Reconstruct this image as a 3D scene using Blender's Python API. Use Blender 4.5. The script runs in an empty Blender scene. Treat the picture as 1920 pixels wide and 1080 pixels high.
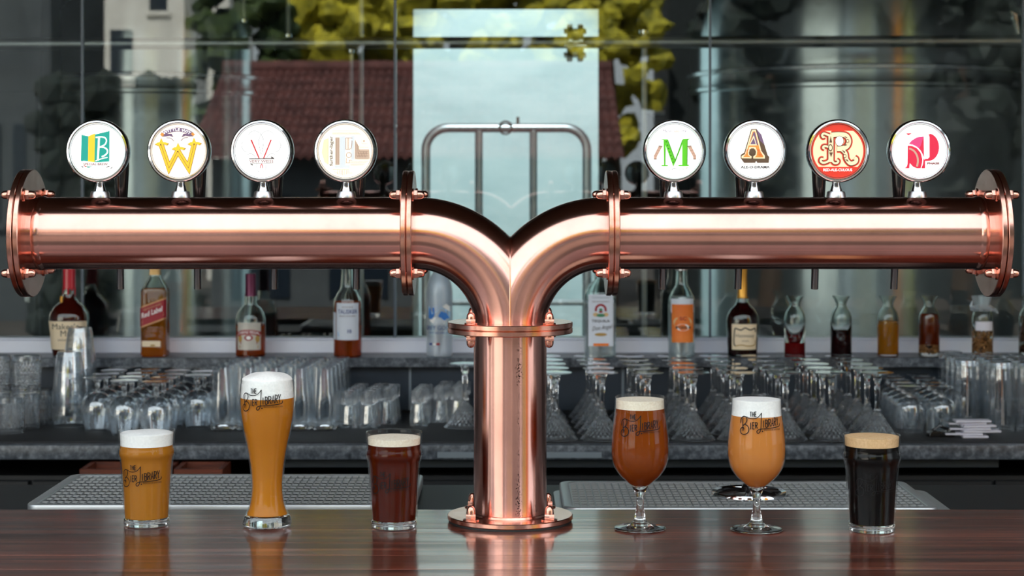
import bpy, bmesh, math, random
from mathutils import Vector, Matrix
random.seed(7)
S = bpy.context.scene
COL = S.collection
PI = math.pi
# ------------------------------------------------------------------ camera, sky, sun, exposure
F, YH, CX, ZC = 3500.0, 350.0, 960.0, 1.637      # focal length in px of a 1920 px frame, horizon row, centre column, eye height
def wx(px, Y): return (px - CX) * Y / F
def wz(py, Y): return ZC - (py - YH) * Y / F
cam_data = bpy.data.cameras.new('camera')
cam = bpy.data.objects.new('camera', cam_data); COL.objects.link(cam)
cam.location = (0, 0, ZC); cam.rotation_euler = (PI / 2, 0, 0)
cam_data.sensor_width = 36.0; cam_data.lens = F * 36 / 1920
cam_data.shift_y = -(540 - YH) / 1920
cam_data.clip_start = 0.05; cam_data.clip_end = 300
cam_data.dof.use_dof = True; cam_data.dof.focus_distance = 2.93; cam_data.dof.aperture_fstop = 8.0
S.camera = cam
W = bpy.data.worlds.new('sky'); S.world = W; W.use_nodes = True
bg = W.node_tree.nodes['Background']
bg.inputs[0].default_value = (0.86, 0.95, 1.0, 1); bg.inputs[1].default_value = 2.4
sun_d = bpy.data.lights.new('sun', 'SUN'); sun_d.energy = 13.0; sun_d.angle = 0.01; sun_d.color = (1, 0.95, 0.86)
sun = bpy.data.objects.new('sun', sun_d); COL.objects.link(sun)
sun.rotation_euler = Vector((0.18, -0.60, -0.78)).to_track_quat('-Z', 'Y').to_euler()
S.view_settings.view_transform = 'Standard'; S.view_settings.look = 'None'
S.view_settings.exposure = 0.0; S.view_settings.gamma = 1.0; S.view_settings.use_curve_mapping = False
cy = S.cycles
cy.max_bounces = 24; cy.diffuse_bounces = 4; cy.glossy_bounces = 6; cy.transmission_bounces = 22; cy.transparent_max_bounces = 48
cy.use_denoising = True; cy.sample_clamp_indirect = 6.0; cy.blur_glossy = 0.3

# ------------------------------------------------------------------ helpers
def lin(c):
    c = c / 255.0
    return c / 12.92 if c <= 0.04045 else ((c + 0.055) / 1.055) ** 2.4
def L(r, g, b): return (lin(r), lin(g), lin(b), 1)

class MB:
    """collects geometry and links it as one mesh object"""
    def __init__(s): s.v = []; s.f = []; s.m = []; s.uv = {}; s.mi = 0
    def add(s, vs, fs):
        o = len(s.v); s.v += [tuple(p) for p in vs]
        for f in fs: s.f.append([i + o for i in f]); s.m.append(s.mi)
        return o
    def xf(s, start, M):
        for i in range(start, len(s.v)): s.v[i] = tuple(M @ Vector(s.v[i]))
    def lathe(s, prof, seg=32, c=(0, 0, 0), ax='z', sq=2.0, flat=1.0, mod=None):
        rings = []; vs = []; fs = []
        for k, (r, z) in enumerate(prof):
            if r < 1e-6: rings.append([len(vs)]); pts = [(0, 0, z)]
            else:
                rings.append(list(range(len(vs), len(vs) + seg))); pts = []
                for i in range(seg):
                    a = 2 * PI * (i + 0.5 * (seg <= 8)) / seg
                    ca, sa = math.cos(a), math.sin(a)
                    q = 1.0
                    if sq != 2.0: q = (abs(ca) ** sq + abs(sa) ** sq) ** (-1 / sq)
                    rr = r * q
                    if mod: rr += mod(a, z, r)
                    pts.append((rr * ca, rr * sa * flat, z))
            for x, y, z in pts:
                if ax == 'z': p = (x, y, z)
                elif ax == 'x': p = (z, x, y)
                elif ax == '-x': p = (-z, -x, y)
                else: p = (x, -z, y)              # '-y': height runs towards the camera
                vs.append((p[0] + c[0], p[1] + c[1], p[2] + c[2]))
        for a, b in zip(rings, rings[1:]):
            if len(a) == 1 and len(b) == 1: continue
            for i in range(seg):
                j = (i + 1) % seg
                if len(a) == 1: fs.append([a[0], b[j], b[i]])
                elif len(b) == 1: fs.append([a[i], a[j], b[0]])
                else: fs.append([a[i], a[j], b[j], b[i]])
        s.add(vs, fs); return s
    def box(s, x0, x1, y0, y1, z0, z1):
        s.add([(x0, y0, z0), (x1, y0, z0), (x1, y1, z0), (x0, y1, z0), (x0, y0, z1), (x1, y0, z1), (x1, y1, z1), (x0, y1, z1)],
              [[0, 3, 2, 1], [4, 5, 6, 7], [0, 1, 5, 4], [1, 2, 6, 5], [2, 3, 7, 6], [3, 0, 4, 7]]); return s
    def tube(s, pts, r, seg=10, closed=False):
        pts = [Vector(p) for p in pts]; n = len(pts)
        up = None; vs = []; fs = []
        for i, p in enumerate(pts):
            if closed: t = (pts[(i + 1) % n] - pts[i - 1]).normalized()
            else: t = (pts[min(i + 1, n - 1)] - pts[max(i - 1, 0)]).normalized()
            if up is None: up = t.orthogonal().normalized()
            up = (up - t * up.dot(t)).normalized(); b = t.cross(up)
            rr = r[i] if isinstance(r, (list, tuple)) else r
            for k in range(seg):
                a = 2 * PI * k / seg
                vs.append(p + up * (rr * math.cos(a)) + b * (rr * math.sin(a)))
        for i in range(n if closed else n - 1):
            for k in range(seg):
                k2 = (k + 1) % seg; i2 = (i + 1) % n
                fs.append([i * seg + k, i * seg + k2, i2 * seg + k2, i2 * seg + k])
        if not closed: fs.append(list(range(seg))[::-1]); fs.append([(n - 1) * seg + k for k in range(seg)])
        s.add(vs, fs); return s
    def prism(s, poly, h0, h1, fn):
        """poly (u, v) extruded between heights h0 and h1; fn maps (u, v, h) to a point"""
        n = len(poly)
        s.add([fn(u, v, h0) for u, v in poly] + [fn(u, v, h1) for u, v in poly],
              [list(range(n))[::-1], list(range(n, 2 * n))] + [[i, (i + 1) % n, n + (i + 1) % n, n + i] for i in range(n)]); return s
    def mesh(s, name, mats, ang=35, bevel=None, uv=None):
        me = bpy.data.meshes.new(name); bm = bmesh.new()
        bv = [bm.verts.new(p) for p in s.v]
        for f, m in zip(s.f, s.m):
            try: fc = bm.faces.new([bv[i] for i in f]); fc.material_index = m
            except ValueError: pass
        bmesh.ops.recalc_face_normals(bm, faces=bm.faces)
        if bevel:
            es = [e for e in bm.edges if len(e.link_faces) == 2 and e.calc_face_angle(0) > 0.6]
            bmesh.ops.bevel(bm, geom=es, offset=bevel[0], segments=bevel[1], affect='EDGES', profile=0.5)
        if uv:
            lay = bm.loops.layers.uv.new('UVMap')
            for fc in bm.faces:
                for lp in fc.loops: lp[lay].uv = uv(lp.vert.co)
        bm.to_mesh(me); bm.free()
        for m in (mats if isinstance(mats, (list, tuple)) else [mats]): me.materials.append(m)
        me.shade_smooth(); me.set_sharp_from_angle(angle=math.radians(ang))
        return me
    def build(s, name, mats, parent=None, **k):
        o = bpy.data.objects.new(name, s.mesh(name, mats, **k)); COL.objects.link(o)
        if parent: o.parent = parent
        return o

def tag(o, label, cat, group=None):
    o['label'] = label; o['category'] = cat
    if group: o['group'] = group
    return o
def thing(name, label, cat, loc=(0, 0, 0), rz=0.0, group=None):
    o = bpy.data.objects.new(name, None); COL.objects.link(o)
    o.location = loc; o.rotation_euler = (0, 0, rz); o.empty_display_size = 0.05
    return tag(o, label, cat, group)
def struct(o): o['kind'] = 'structure'; return o
def dup(root, loc, rz=0.0, label=None):
    r = root.copy(); COL.objects.link(r); r.location = loc; r.rotation_euler = (0, 0, rz)
    if label: r['label'] = label
    for ch in list(root.children):
        c = ch.copy(); COL.objects.link(c); c.parent = r
        for g in list(ch.children):
            d = g.copy(); COL.objects.link(d); d.parent = c
    return r
def smooth(prof, n=4):
    """Catmull-Rom through (r, z) points"""
    out = []
    for i in range(len(prof) - 1):
        p0 = prof[max(i - 1, 0)]; p1 = prof[i]; p2 = prof[i + 1]; p3 = prof[min(i + 2, len(prof) - 1)]
        for k in range(n):
            t = k / n
            out.append(tuple(0.5 * (2 * b + (c - a) * t + (2 * a - 5 * b + 4 * c - d) * t * t + (3 * b - a - 3 * c + d) * t ** 3) for a, b, c, d in zip(p0, p1, p2, p3)))
    out.append(prof[-1]); return [(max(r, 0), z) for r, z in out]
def rad(prof, z):
    for (r0, z0), (r1, z1) in zip(prof, prof[1:]):
        if min(z0, z1) <= z <= max(z0, z1) and z1 != z0: return r0 + (r1 - r0) * (z - z0) / (z1 - z0)
    return prof[-1][0] if z > prof[-1][1] else prof[0][0]

# ---- flat artwork helpers (letters and emblems are thin inlays on the object's surface)
_tx = {}
def text2d(s, bold=0.0):
    k = (s, bold)
    if k not in _tx:
        cu = bpy.data.curves.new('t', 'FONT'); cu.body = s; cu.resolution_u = 2; cu.offset = bold
        ob = bpy.data.objects.new('t', cu); COL.objects.link(ob)
        me = bpy.data.meshes.new_from_object(ob.evaluated_get(bpy.context.evaluated_depsgraph_get()))
        vs = [(v.co.x, v.co.y) for v in me.vertices]; fs = [list(p.vertices) for p in me.polygons]
        bpy.data.objects.remove(ob); bpy.data.curves.remove(cu); bpy.data.meshes.remove(me)
        x0 = min(v[0] for v in vs); x1 = max(v[0] for v in vs); y0 = min(v[1] for v in vs); y1 = max(v[1] for v in vs)
        _tx[k] = ([((x - x0) / (x1 - x0), (y - y0) / (y1 - y0)) for x, y in vs], fs)
    return _tx[k]
class Art(MB):
    """2-D drawing in its own units; fn(u, v, layer) puts it on a surface"""
    def __init__(s, fn): super().__init__(); s.fn = fn; s.lay = 1
    def poly(s, pts, m): s.mi = m; s.add([s.fn(u, v, s.lay) for u, v in pts], [list(range(len(pts)))]); s.lay += 1; return s
    def text(s, t, x0, y0, x1, y1, m, bold=0.0, map2=None):
        """fills the box; (x0, y0) is the lower left corner in drawing units"""
        s.mi = m; vs, fs = text2d(t, bold)
        P = [(x0 + (x1 - x0) * a, y0 + (y1 - y0) * b) for a, b in vs]
        if map2: P = [map2(*p) for p in P]
        s.add([s.fn(u, v, s.lay) for u, v in P], fs); s.lay += 1; return s
    def line(s, pts, w, m, n=0, w1=None):
        s.mi = m
        if n: pts = smooth2(pts, n)
        N = len(pts); vs = []
        for i, (x, y) in enumerate(pts):
            xa, ya = pts[max(i - 1, 0)]; xb, yb = pts[min(i + 1, N - 1)]
            dx, dy = xb - xa, yb - ya; l = math.hypot(dx, dy) or 1
            h = (w if w1 is None else w + (w1 - w) * i / (N - 1)) / 2
            if 0 < i < N - 1:
                a = (x - xa, y - ya); b = (xb - x, yb - y); la = math.hypot(*a) or 1; lb = math.hypot(*b) or 1
                co = max(0.35, math.sqrt(max(0, (1 + (a[0] * b[0] + a[1] * b[1]) / la / lb) / 2))); h /= co
                nx = a[0] / la + b[0] / lb; ny = a[1] / la + b[1] / lb; l = math.hypot(nx, ny) or 1; dx, dy = nx, ny
            vs += [(x - dy / l * h, y + dx / l * h), (x + dy / l * h, y - dx / l * h)]
        s.add([s.fn(u, v, s.lay) for u, v in vs], [[2 * i, 2 * i + 1, 2 * i + 3, 2 * i + 2] for i in range(N - 1)]); s.lay += 1; return s
    def disc(s, x, y, r, m, n=20, ry=None): return s.poly([(x + r * math.cos(2 * PI * i / n), y + (ry or r) * math.sin(2 * PI * i / n)) for i in range(n)], m)
def smooth2(pts, n):
    out = []
    for i in range(len(pts) - 1):
        p0 = pts[max(i - 1, 0)]; p1 = pts[i]; p2 = pts[i + 1]; p3 = pts[min(i + 2, len(pts) - 1)]
        for k in range(n):
            t = k / n
            out.append(tuple(0.5 * (2 * b + (c - a) * t + (2 * a - 5 * b + 4 * c - d) * t * t + (3 * b - a - 3 * c + d) * t ** 3) for a, b, c, d in zip(p0, p1, p2, p3)))
    return out + [pts[-1]]

# ------------------------------------------------------------------ materials
def new_mat(name):
    m = bpy.data.materials.new(name); m.use_nodes = True
    nt = m.node_tree; return m, nt, nt.nodes['Principled BSDF'], nt.nodes['Material Output']
def pbr(name, col, rough=0.5, metal=0.0, emit=None, es=0.0, coat=0.0, spec=0.5, trans=0.0):
    m, nt, b, o = new_mat(name)
    b.inputs['Base Color'].default_value = col; b.inputs['Roughness'].default_value = rough; b.inputs['Metallic'].default_value = metal
    b.inputs['Coat Weight'].default_value = coat; b.inputs['Coat Roughness'].default_value = 0.08
    b.inputs['Specular IOR Level'].default_value = spec
    if emit: b.inputs['Emission Color'].default_value = emit; b.inputs['Emission Strength'].default_value = es
    return m
def N(nt, t, **k):
    n = nt.nodes.new(t)
    for a, v in k.items():
        if a.startswith('i_'): n.inputs[int(a[2:]) if a[2:].isdigit() else a[2:]].default_value = v
        else: setattr(n, a, v)
    return n
def coords(nt, scale, out='Object'):
    tc = N(nt, 'ShaderNodeTexCoord'); mp = N(nt, 'ShaderNodeMapping'); mp.inputs['Scale'].default_value = scale
    nt.links.new(tc.outputs[out], mp.inputs[0]); return mp.outputs[0]
def noise(nt, vec, scale, detail=4, rough=0.6):
    n = N(nt, 'ShaderNodeTexNoise'); n.inputs['Scale'].default_value = scale; n.inputs['Detail'].default_value = detail; n.inputs['Roughness'].default_value = rough
    nt.links.new(vec, n.inputs['Vector']); return n.outputs[0]
def ramp(nt, fac, stops):
    r = N(nt, 'ShaderNodeValToRGB'); e = r.color_ramp.elements
    while len(e) < len(stops): e.new(0.5)
    for el, (p, c) in zip(e, stops): el.position = p; el.color = c
    nt.links.new(fac, r.inputs[0]); return r.outputs[0]
def bump(nt, b, h, strength, dist=0.002):
    n = N(nt, 'ShaderNodeBump'); n.inputs['Strength'].default_value = strength; n.inputs['Distance'].default_value = dist
    nt.links.new(h, n.inputs['Height']); nt.links.new(n.outputs[0], b.inputs['Normal'])
def textured(name, scale, nscale, stops, rough=0.5, metal=0.0, bstr=0.0, coat=0.0, detail=5, spec=0.5, out='Object'):
    m, nt, b, o = new_mat(name)
    f = noise(nt, coords(nt, scale, out), nscale, detail)
    nt.links.new(ramp(nt, f, stops), b.inputs['Base Color'])
    b.inputs['Roughness'].default_value = rough; b.inputs['Metallic'].default_value = metal; b.inputs['Coat Weight'].default_value = coat
    b.inputs['Coat Roughness'].default_value = 0.1; b.inputs['Specular IOR Level'].default_value = spec
    if bstr: bump(nt, b, f, bstr)
    return m
def thin_glass(name, tint, f0=0.05, gain=0.9, power=4.0, gcol=(1, 1, 1, 1), rough=0.02, haze=0.0):
    m, nt, b, o = new_mat(name); nt.nodes.remove(b)
    lw = N(nt, 'ShaderNodeLayerWeight'); lw.inputs[0].default_value = 0.5
    pw = N(nt, 'ShaderNodeMath', operation='POWER'); pw.inputs[1].default_value = power
    ml = N(nt, 'ShaderNodeMath', operation='MULTIPLY_ADD'); ml.inputs[1].default_value = gain; ml.inputs[2].default_value = f0
    nt.links.new(lw.outputs['Facing'], pw.inputs[0]); nt.links.new(pw.outputs[0], ml.inputs[0])
    tr = N(nt, 'ShaderNodeBsdfTransparent'); tr.inputs[0].default_value = tint
    gl = N(nt, 'ShaderNodeBsdfGlossy'); gl.inputs[0].default_value = gcol; gl.inputs['Roughness'].default_value = rough
    mx = N(nt, 'ShaderNodeMixShader'); nt.links.new(ml.outputs[0], mx.inputs[0]); nt.links.new(tr.outputs[0], mx.inputs[1]); nt.links.new(gl.outputs[0], mx.inputs[2])
    last = mx
    if haze:
        df = N(nt, 'ShaderNodeBsdfDiffuse'); df.inputs[0].default_value = (0.8, 0.85, 0.9, 1)
        m2 = N(nt, 'ShaderNodeMixShader'); m2.inputs[0].default_value = haze
        nt.links.new(mx.outputs[0], m2.inputs[1]); nt.links.new(df.outputs[0], m2.inputs[2]); last = m2
    nt.links.new(last.outputs[0], o.inputs[0]); return m
def solid_glass(name, col=(1, 1, 1, 1), ior=1.48):
    m, nt, b, o = new_mat(name); nt.nodes.remove(b)
    g = N(nt, 'ShaderNodeBsdfGlass'); g.inputs['Color'].default_value = col; g.inputs['IOR'].default_value = ior; g.inputs['Roughness'].default_value = 0.0
    nt.links.new(g.outputs[0], o.inputs[0]); return m
def liquid(name, col, clear=0.0, tcol=None, trl=0.35):
    """beer or spirit: scattering body, partly see-through when clear"""
    m, nt, b, o = new_mat(name); nt.nodes.remove(b)
    d = N(nt, 'ShaderNodeBsdfDiffuse'); d.inputs[0].default_value = col
    t = N(nt, 'ShaderNodeBsdfTranslucent'); t.inputs[0].default_value = col
    a = N(nt, 'ShaderNodeMixShader'); a.inputs[0].default_value = trl; nt.links.new(d.outputs[0], a.inputs[1]); nt.links.new(t.outputs[0], a.inputs[2])
    p = N(nt, 'ShaderNodeBsdfTransparent'); p.inputs[0].default_value = tcol or col
    x = N(nt, 'ShaderNodeMixShader'); x.inputs[0].default_value = clear; nt.links.new(a.outputs[0], x.inputs[1]); nt.links.new(p.outputs[0], x.inputs[2])
    nt.links.new(x.outputs[0], o.inputs[0]); return m
def brushed(name, col, rough, aniso, stain=False, radial=None, rot=0.0, dark=0.75):
    m, nt, b, o = new_mat(name)
    v = coords(nt, (1, 1, 1)); f = noise(nt, v, 9.0, 5)
    c2 = tuple(x * dark for x in col[:3]) + (1,)
    base = ramp(nt, f, [(0.3, c2), (0.62, col)])
    b.inputs['Metallic'].default_value = 1.0; b.inputs['Roughness'].default_value = rough
    b.inputs['Anisotropic'].default_value = aniso; b.inputs['Anisotropic Rotation'].default_value = rot
    tg = N(nt, 'ShaderNodeTangent')
    if radial: tg.direction_type = 'RADIAL'; tg.axis = radial
    else: tg.direction_type = 'UV_MAP'; tg.uv_map = 'UVMap'
    nt.links.new(tg.outputs[0], b.inputs['Tangent'])
    if stain:      # small dark pits in a streak on the front of the post
        tc = N(nt, 'ShaderNodeTexCoord'); sx = N(nt, 'ShaderNodeSeparateXYZ'); nt.links.new(tc.outputs['Object'], sx.inputs[0])
        sub = N(nt, 'ShaderNodeMath', operation='SUBTRACT'); sub.inputs[1].default_value = 0.0135; nt.links.new(sx.outputs[0], sub.inputs[0])
        ab = N(nt, 'ShaderNodeMath', operation='ABSOLUTE'); nt.links.new(sub.outputs[0], ab.inputs[0])
        mr = N(nt, 'ShaderNodeMapRange'); mr.inputs[1].default_value = 0.0; mr.inputs[2].default_value = 0.009; mr.inputs[3].default_value = 0.12; mr.inputs[4].default_value = -0.08
        nt.links.new(ab.outputs[0], mr.inputs[0])
        n2 = noise(nt, coords(nt, (1, 1, 0.6)), 620.0, 2, 0.6); n3 = noise(nt, coords(nt, (1, 1, 1)), 14.0, 2)
        n4 = N(nt, 'ShaderNodeMath', operation='MULTIPLY_ADD'); n4.inputs[1].default_value = 0.5; n4.inputs[2].default_value = -0.25; nt.links.new(n3, n4.inputs[0])
        ad = N(nt, 'ShaderNodeMath', operation='ADD'); nt.links.new(n2, ad.inputs[0]); nt.links.new(mr.outputs[0], ad.inputs[1])
        a2 = N(nt, 'ShaderNodeMath', operation='ADD'); nt.links.new(ad.outputs[0], a2.inputs[0]); nt.links.new(n4.outputs[0], a2.inputs[1])
        msk = ramp(nt, a2.outputs[0], [(0.66, (0, 0, 0, 1)), (0.70, (1, 1, 1, 1))])
        mx = N(nt, 'ShaderNodeMix', data_type='RGBA'); nt.links.new(msk, mx.inputs[0]); nt.links.new(base, mx.inputs[6]); mx.inputs[7].default_value = (0.03, 0.02, 0.015, 1)
        base = mx.outputs[2]
    nt.links.new(base, b.inputs['Base Color'])
    return m
CU = (0.92, 0.50, 0.42, 1)
M = {}
M['copper'] = brushed('brushed_copper', CU, 0.20, 0.85, dark=0.82)
M['copper_post'] = brushed('brushed_copper_post', CU, 0.20, 0.85, stain=True, dark=0.82)
M['copper_plain'] = textured('copper_fittings', (1, 1, 1), 30, [(0.3, (0.70, 0.32, 0.22, 1)), (0.7, CU)], rough=0.20, metal=1.0)
M['gasket'] = pbr('black_gasket', (0.012, 0.012, 0.012, 1), 0.6)
M['chrome'] = pbr('chrome', (0.66, 0.68, 0.71, 1), 0.07, 1.0)
M['satin'] = pbr('satin_steel', (0.62, 0.63, 0.65, 1), 0.30, 1.0)
M['darksteel'] = pbr('dark_steel', (0.16, 0.155, 0.16, 1), 0.25, 1.0)
M['black_gloss'] = pbr('black_gloss', (0.008, 0.007, 0.007, 1), 0.12, coat=0.5)
M['steel'] = pbr('stainless', (0.60, 0.62, 0.64, 1), 0.22, 1.0)
M['steel_d'] = pbr('stainless_dull', (0.42, 0.44, 0.45, 1), 0.38, 0.9)
M['tank'] = brushed('tank_steel', (0.74, 0.79, 0.81, 1), 0.29, 1.0, radial='Z', rot=0.25, dark=0.88)
M['tray'] = pbr('tray_steel', (0.62, 0.64, 0.66, 1), 0.40, 0.85)
M['bldg'] = textured('grey_building', (1, 1, 1), 2, [(0.3, L(66, 72, 76)), (0.7, L(88, 94, 98))], rough=0.9)
M['window'] = thin_glass('window_glass', (0.93, 0.965, 0.96, 1), f0=0.06, gain=0.9, power=5, rough=0.0)
M['glass'] = thin_glass('glass_wall', (0.985, 0.99, 0.99, 1), f0=0.010, gain=0.8, power=4, rough=0.0)
M['barglass'] = thin_glass('bar_glass', (0.95, 0.97, 0.985, 1), f0=0.13, gain=0.9, power=2.4, rough=0.0, haze=0.010)
def crystal(name, haze):
    m, nt, b, o = new_mat(name); nt.nodes.remove(b)
    g = N(nt, 'ShaderNodeBsdfGlass'); g.inputs['Color'].default_value = (0.98, 0.99, 1, 1); g.inputs['IOR'].default_value = 1.52; g.inputs['Roughness'].default_value = 0.0
    d = N(nt, 'ShaderNodeBsdfDiffuse'); d.inputs[0].default_value = (0.82, 0.87, 0.92, 1)
    x = N(nt, 'ShaderNodeMixShader'); x.inputs[0].default_value = haze; nt.links.new(g.outputs[0], x.inputs[1]); nt.links.new(d.outputs[0], x.inputs[2])
    nt.links.new(x.outputs[0], o.inputs[0]); return m
M['cutglass'] = crystal('cut_glass', 0.035)
M['bottle'] = solid_glass('bottle_glass', (0.95, 0.985, 0.975, 1), 1.47)
M['frost'] = thin_glass('frosted_glass', (0.75, 0.82, 0.88, 1), f0=0.12, gain=0.5, power=2.0, rough=0.35, haze=0.28)
M['solid'] = solid_glass('solid_glass')
M['foam'] = textured('beer_foam', (1, 1, 1), 300, [(0.3, L(235, 236, 235)), (0.7, L(250, 250, 248))], rough=0.8, bstr=0.15)
M['foam_cream'] = textured('cream_foam', (1, 1, 1), 300, [(0.3, L(222, 208, 186)), (0.7, L(240, 232, 215))], rough=0.8, bstr=0.15)
M['foam_tan'] = textured('tan_foam', (1, 1, 1), 300, [(0.3, L(205, 165, 118)), (0.7, L(226, 190, 145))], rough=0.8, bstr=0.15)
M['print'] = pbr('black_print', (0.006, 0.006, 0.007, 1), 0.5, spec=0.2)
def wood():
    m, nt, b, o = new_mat('bar_wood')
    oi = N(nt, 'ShaderNodeObjectInfo'); sc_ = N(nt, 'ShaderNodeMath', operation='MULTIPLY'); sc_.inputs[1].default_value = 9.0; nt.links.new(oi.outputs['Random'], sc_.inputs[0])
    def pv(sv):                                             # each plank is cut from another part of the grain
        ad = N(nt, 'ShaderNodeVectorMath', operation='ADD'); nt.links.new(coords(nt, sv), ad.inputs[0]); nt.links.new(sc_.outputs[0], ad.inputs[1]); return ad.outputs[0]
    f = noise(nt, pv((0.9, 34, 34)), 2.0, 9, 0.72)
    g = noise(nt, pv((0.35, 7, 7)), 1.6, 4)
    c = ramp(nt, f, [(0.34, (0.010, 0.002, 0.002, 1)), (0.44, (0.075, 0.017, 0.010, 1)), (0.56, (0.17, 0.042, 0.024, 1)), (0.70, (0.36, 0.13, 0.08, 1))])
    hs = N(nt, 'ShaderNodeHueSaturation'); nt.links.new(c, hs.inputs['Color'])
    mr = N(nt, 'ShaderNodeMapRange'); mr.inputs[1].default_value = 0.32; mr.inputs[2].default_value = 0.68; mr.inputs[3].default_value = 0.35; mr.inputs[4].default_value = 1.5
    nt.links.new(g, mr.inputs[0]); nt.links.new(mr.outputs[0], hs.inputs['Value'])
    nt.links.new(hs.outputs[0], b.inputs['Base Color']); b.inputs['Roughness'].default_value = 0.3
    r = N(nt, 'ShaderNodeMapRange'); r.inputs[1].default_value = 0.3; r.inputs[2].default_value = 0.7; r.inputs[3].default_value = 0.16; r.inputs[4].default_value = 0.06; nt.links.new(f, r.inputs[0]); nt.links.new(r.outputs[0], b.inputs['Coat Roughness'])
    w = N(nt, 'ShaderNodeMapRange'); w.inputs[1].default_value = 0.30; w.inputs[2].default_value = 0.60; w.inputs[3].default_value = 0.25; w.inputs[4].default_value = 1.0; nt.links.new(g, w.inputs[0]); nt.links.new(w.outputs[0], b.inputs['Coat Weight'])
    b.inputs['Coat IOR'].default_value = 1.6
    bump(nt, b, f, 0.12, 0.0008); return m
M['wood'] = wood()
M['granite'] = textured('grey_granite', (1, 1, 1), 70, [(0.3, L(42, 46, 52)), (0.5, L(78, 84, 92)), (0.72, L(128, 134, 142))], rough=0.35, bstr=0.1, detail=8)
M['mat'] = textured('rubber_mat', (1, 1, 1), 260, [(0.35, (0.006, 0.007, 0.009, 1)), (0.7, (0.032, 0.035, 0.042, 1))], rough=0.7, bstr=0.8)
M['navy'] = textured('navy_panel', (1, 1, 1), 6, [(0.3, L(22, 34, 46)), (0.7, L(36, 50, 64))], rough=0.45)
M['joint'] = pbr('joint_strip', L(120, 130, 138), 0.5)
M['frame'] = textured('white_aluminium', (1, 1, 1), 5, [(0.3, L(226, 230, 246)), (0.7, L(240, 243, 254))], rough=0.3)
M['seal'] = pbr('grey_glass_joint', L(96, 108, 120), 0.4)
M['black'] = pbr('black_cabinet', (0.008, 0.009, 0.011, 1), 0.5)
M['dgrey'] = pbr('dark_grey_laminate', L(58, 66, 74), 0.5)
M['crate'] = textured('red_brown_crate', (1, 8, 8), 6, [(0.3, L(60, 24, 14)), (0.7, L(130, 60, 34))], rough=0.5)
M['concrete'] = textured('dark_concrete', (1, 1, 1), 3, [(0.3, L(38, 44, 48)), (0.7, L(60, 66, 70))], rough=0.8)
M['paver'] = textured('patio_paving', (1, 1, 1), 4, [(0.3, L(58, 52, 48)), (0.7, L(80, 73, 66))], rough=0.85)
M['ceil'] = textured('ceiling_boards', (0.5, 8, 1), 4, [(0.3, (0.05, 0.03, 0.02, 1)), (0.7, (0.11, 0.065, 0.04, 1))], rough=0.6)
M['wallg'] = textured('grey_plaster', (1, 1, 1), 3, [(0.3, L(150, 154, 158)), (0.7, L(172, 176, 180))], rough=0.85)
M['panelw'] = textured('pale_sheet_metal', (1, 1, 2.5), 2.5, [(0.25, L(186, 208, 210)), (0.5, L(206, 224, 225)), (0.75, L(222, 234, 234))], rough=0.4, detail=8)
M['brown'] = pbr('dark_window', L(30, 40, 52), 0.2)
M['whitewall'] = textured('white_render', (1, 1, 1), 2, [(0.3, L(214, 212, 205)), (0.7, L(238, 236, 230))], rough=0.9)
M['tile'] = textured('clay_tile', (1, 1, 1), 5, [(0.3, L(68, 36, 36)), (0.7, L(114, 68, 64))], rough=0.8)
def leafm(n, a, b_): return textured(n, (1, 1, 1), 5, [(0.32, a), (0.68, b_)], rough=0.7, detail=8)
M['leaf_y'] = leafm('yellow_green_foliage', L(96, 98, 18), L(214, 202, 54))
M['leaf_g'] = leafm('green_foliage', L(20, 44, 26), L(74, 94, 40))
M['timber'] = textured('orange_timber', (1, 1, 0.2), 8, [(0.3, L(190, 104, 24)), (0.7, L(236, 146, 44))], rough=0.7)
M['facade'] = textured('dark_cladding', (6, 1, 0.3), 4, [(0.3, L(18, 26, 28)), (0.7, L(34, 44, 46))], rough=0.8)
M['leaf_d'] = leafm('dark_foliage', L(10, 20, 18), L(28, 42, 34))
M['bark'] = pbr('bark', L(70, 54, 40), 0.9)
M['paper'] = pbr('white_paper', L(226, 224, 236), 0.6)
# ------------------------------------------------------------------ the setting
ZB = 1.10            # bar top
ZK = 1.0104          # back counter top
ZL = 1.1647          # bottle ledge top
def YB(py): return (ZC - ZB) * F / (py - YH)         # depth of a point seen on the bar top
def YK(py): return (ZC - ZK) * F / (py - YH)
def YL(py): return (ZC - ZL) * F / (py - YH)
def sbox(name, m, *b, **k): return struct(MB().box(*b).build(name, m, **k))
sbox('ground', M['paver'], -40, 40, -60, 1.6, -0.12, 0)
sbox('added_paving', pbr('added_pale_paving', L(190, 184, 172), 0.9), -34, -9.5, -24, -3.0, 0, 0.015)  # unseen pale ground, added to reflect more brightness into the steel tanks
sbox('floor', M['concrete'], -4.2, 4.2, 1.6, 11, -0.12, 0)
sbox('ceiling', M['ceil'], -4.2, 4.2, 2.14, 5.45, 3.30, 3.45)
sbox('roof', M['concrete'], -4.4, 4.4, 5.2, 11.1, 4.3, 4.45)
sbox('wall_front', M['concrete'], -4.2, 4.2, 5.30, 5.45, 2.70, 4.3)
sbox('wall_left', M['wallg'], -4.2, -4.0, 2.14, 11, 0, 4.3)
sbox('wall_right', M['wallg'], 4.0, 4.2, 2.14, 11, 0, 4.3)
sbox('wall_rear', M['concrete'], -4.2, 4.2, 10.8, 11, 0, 4.3)
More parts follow.
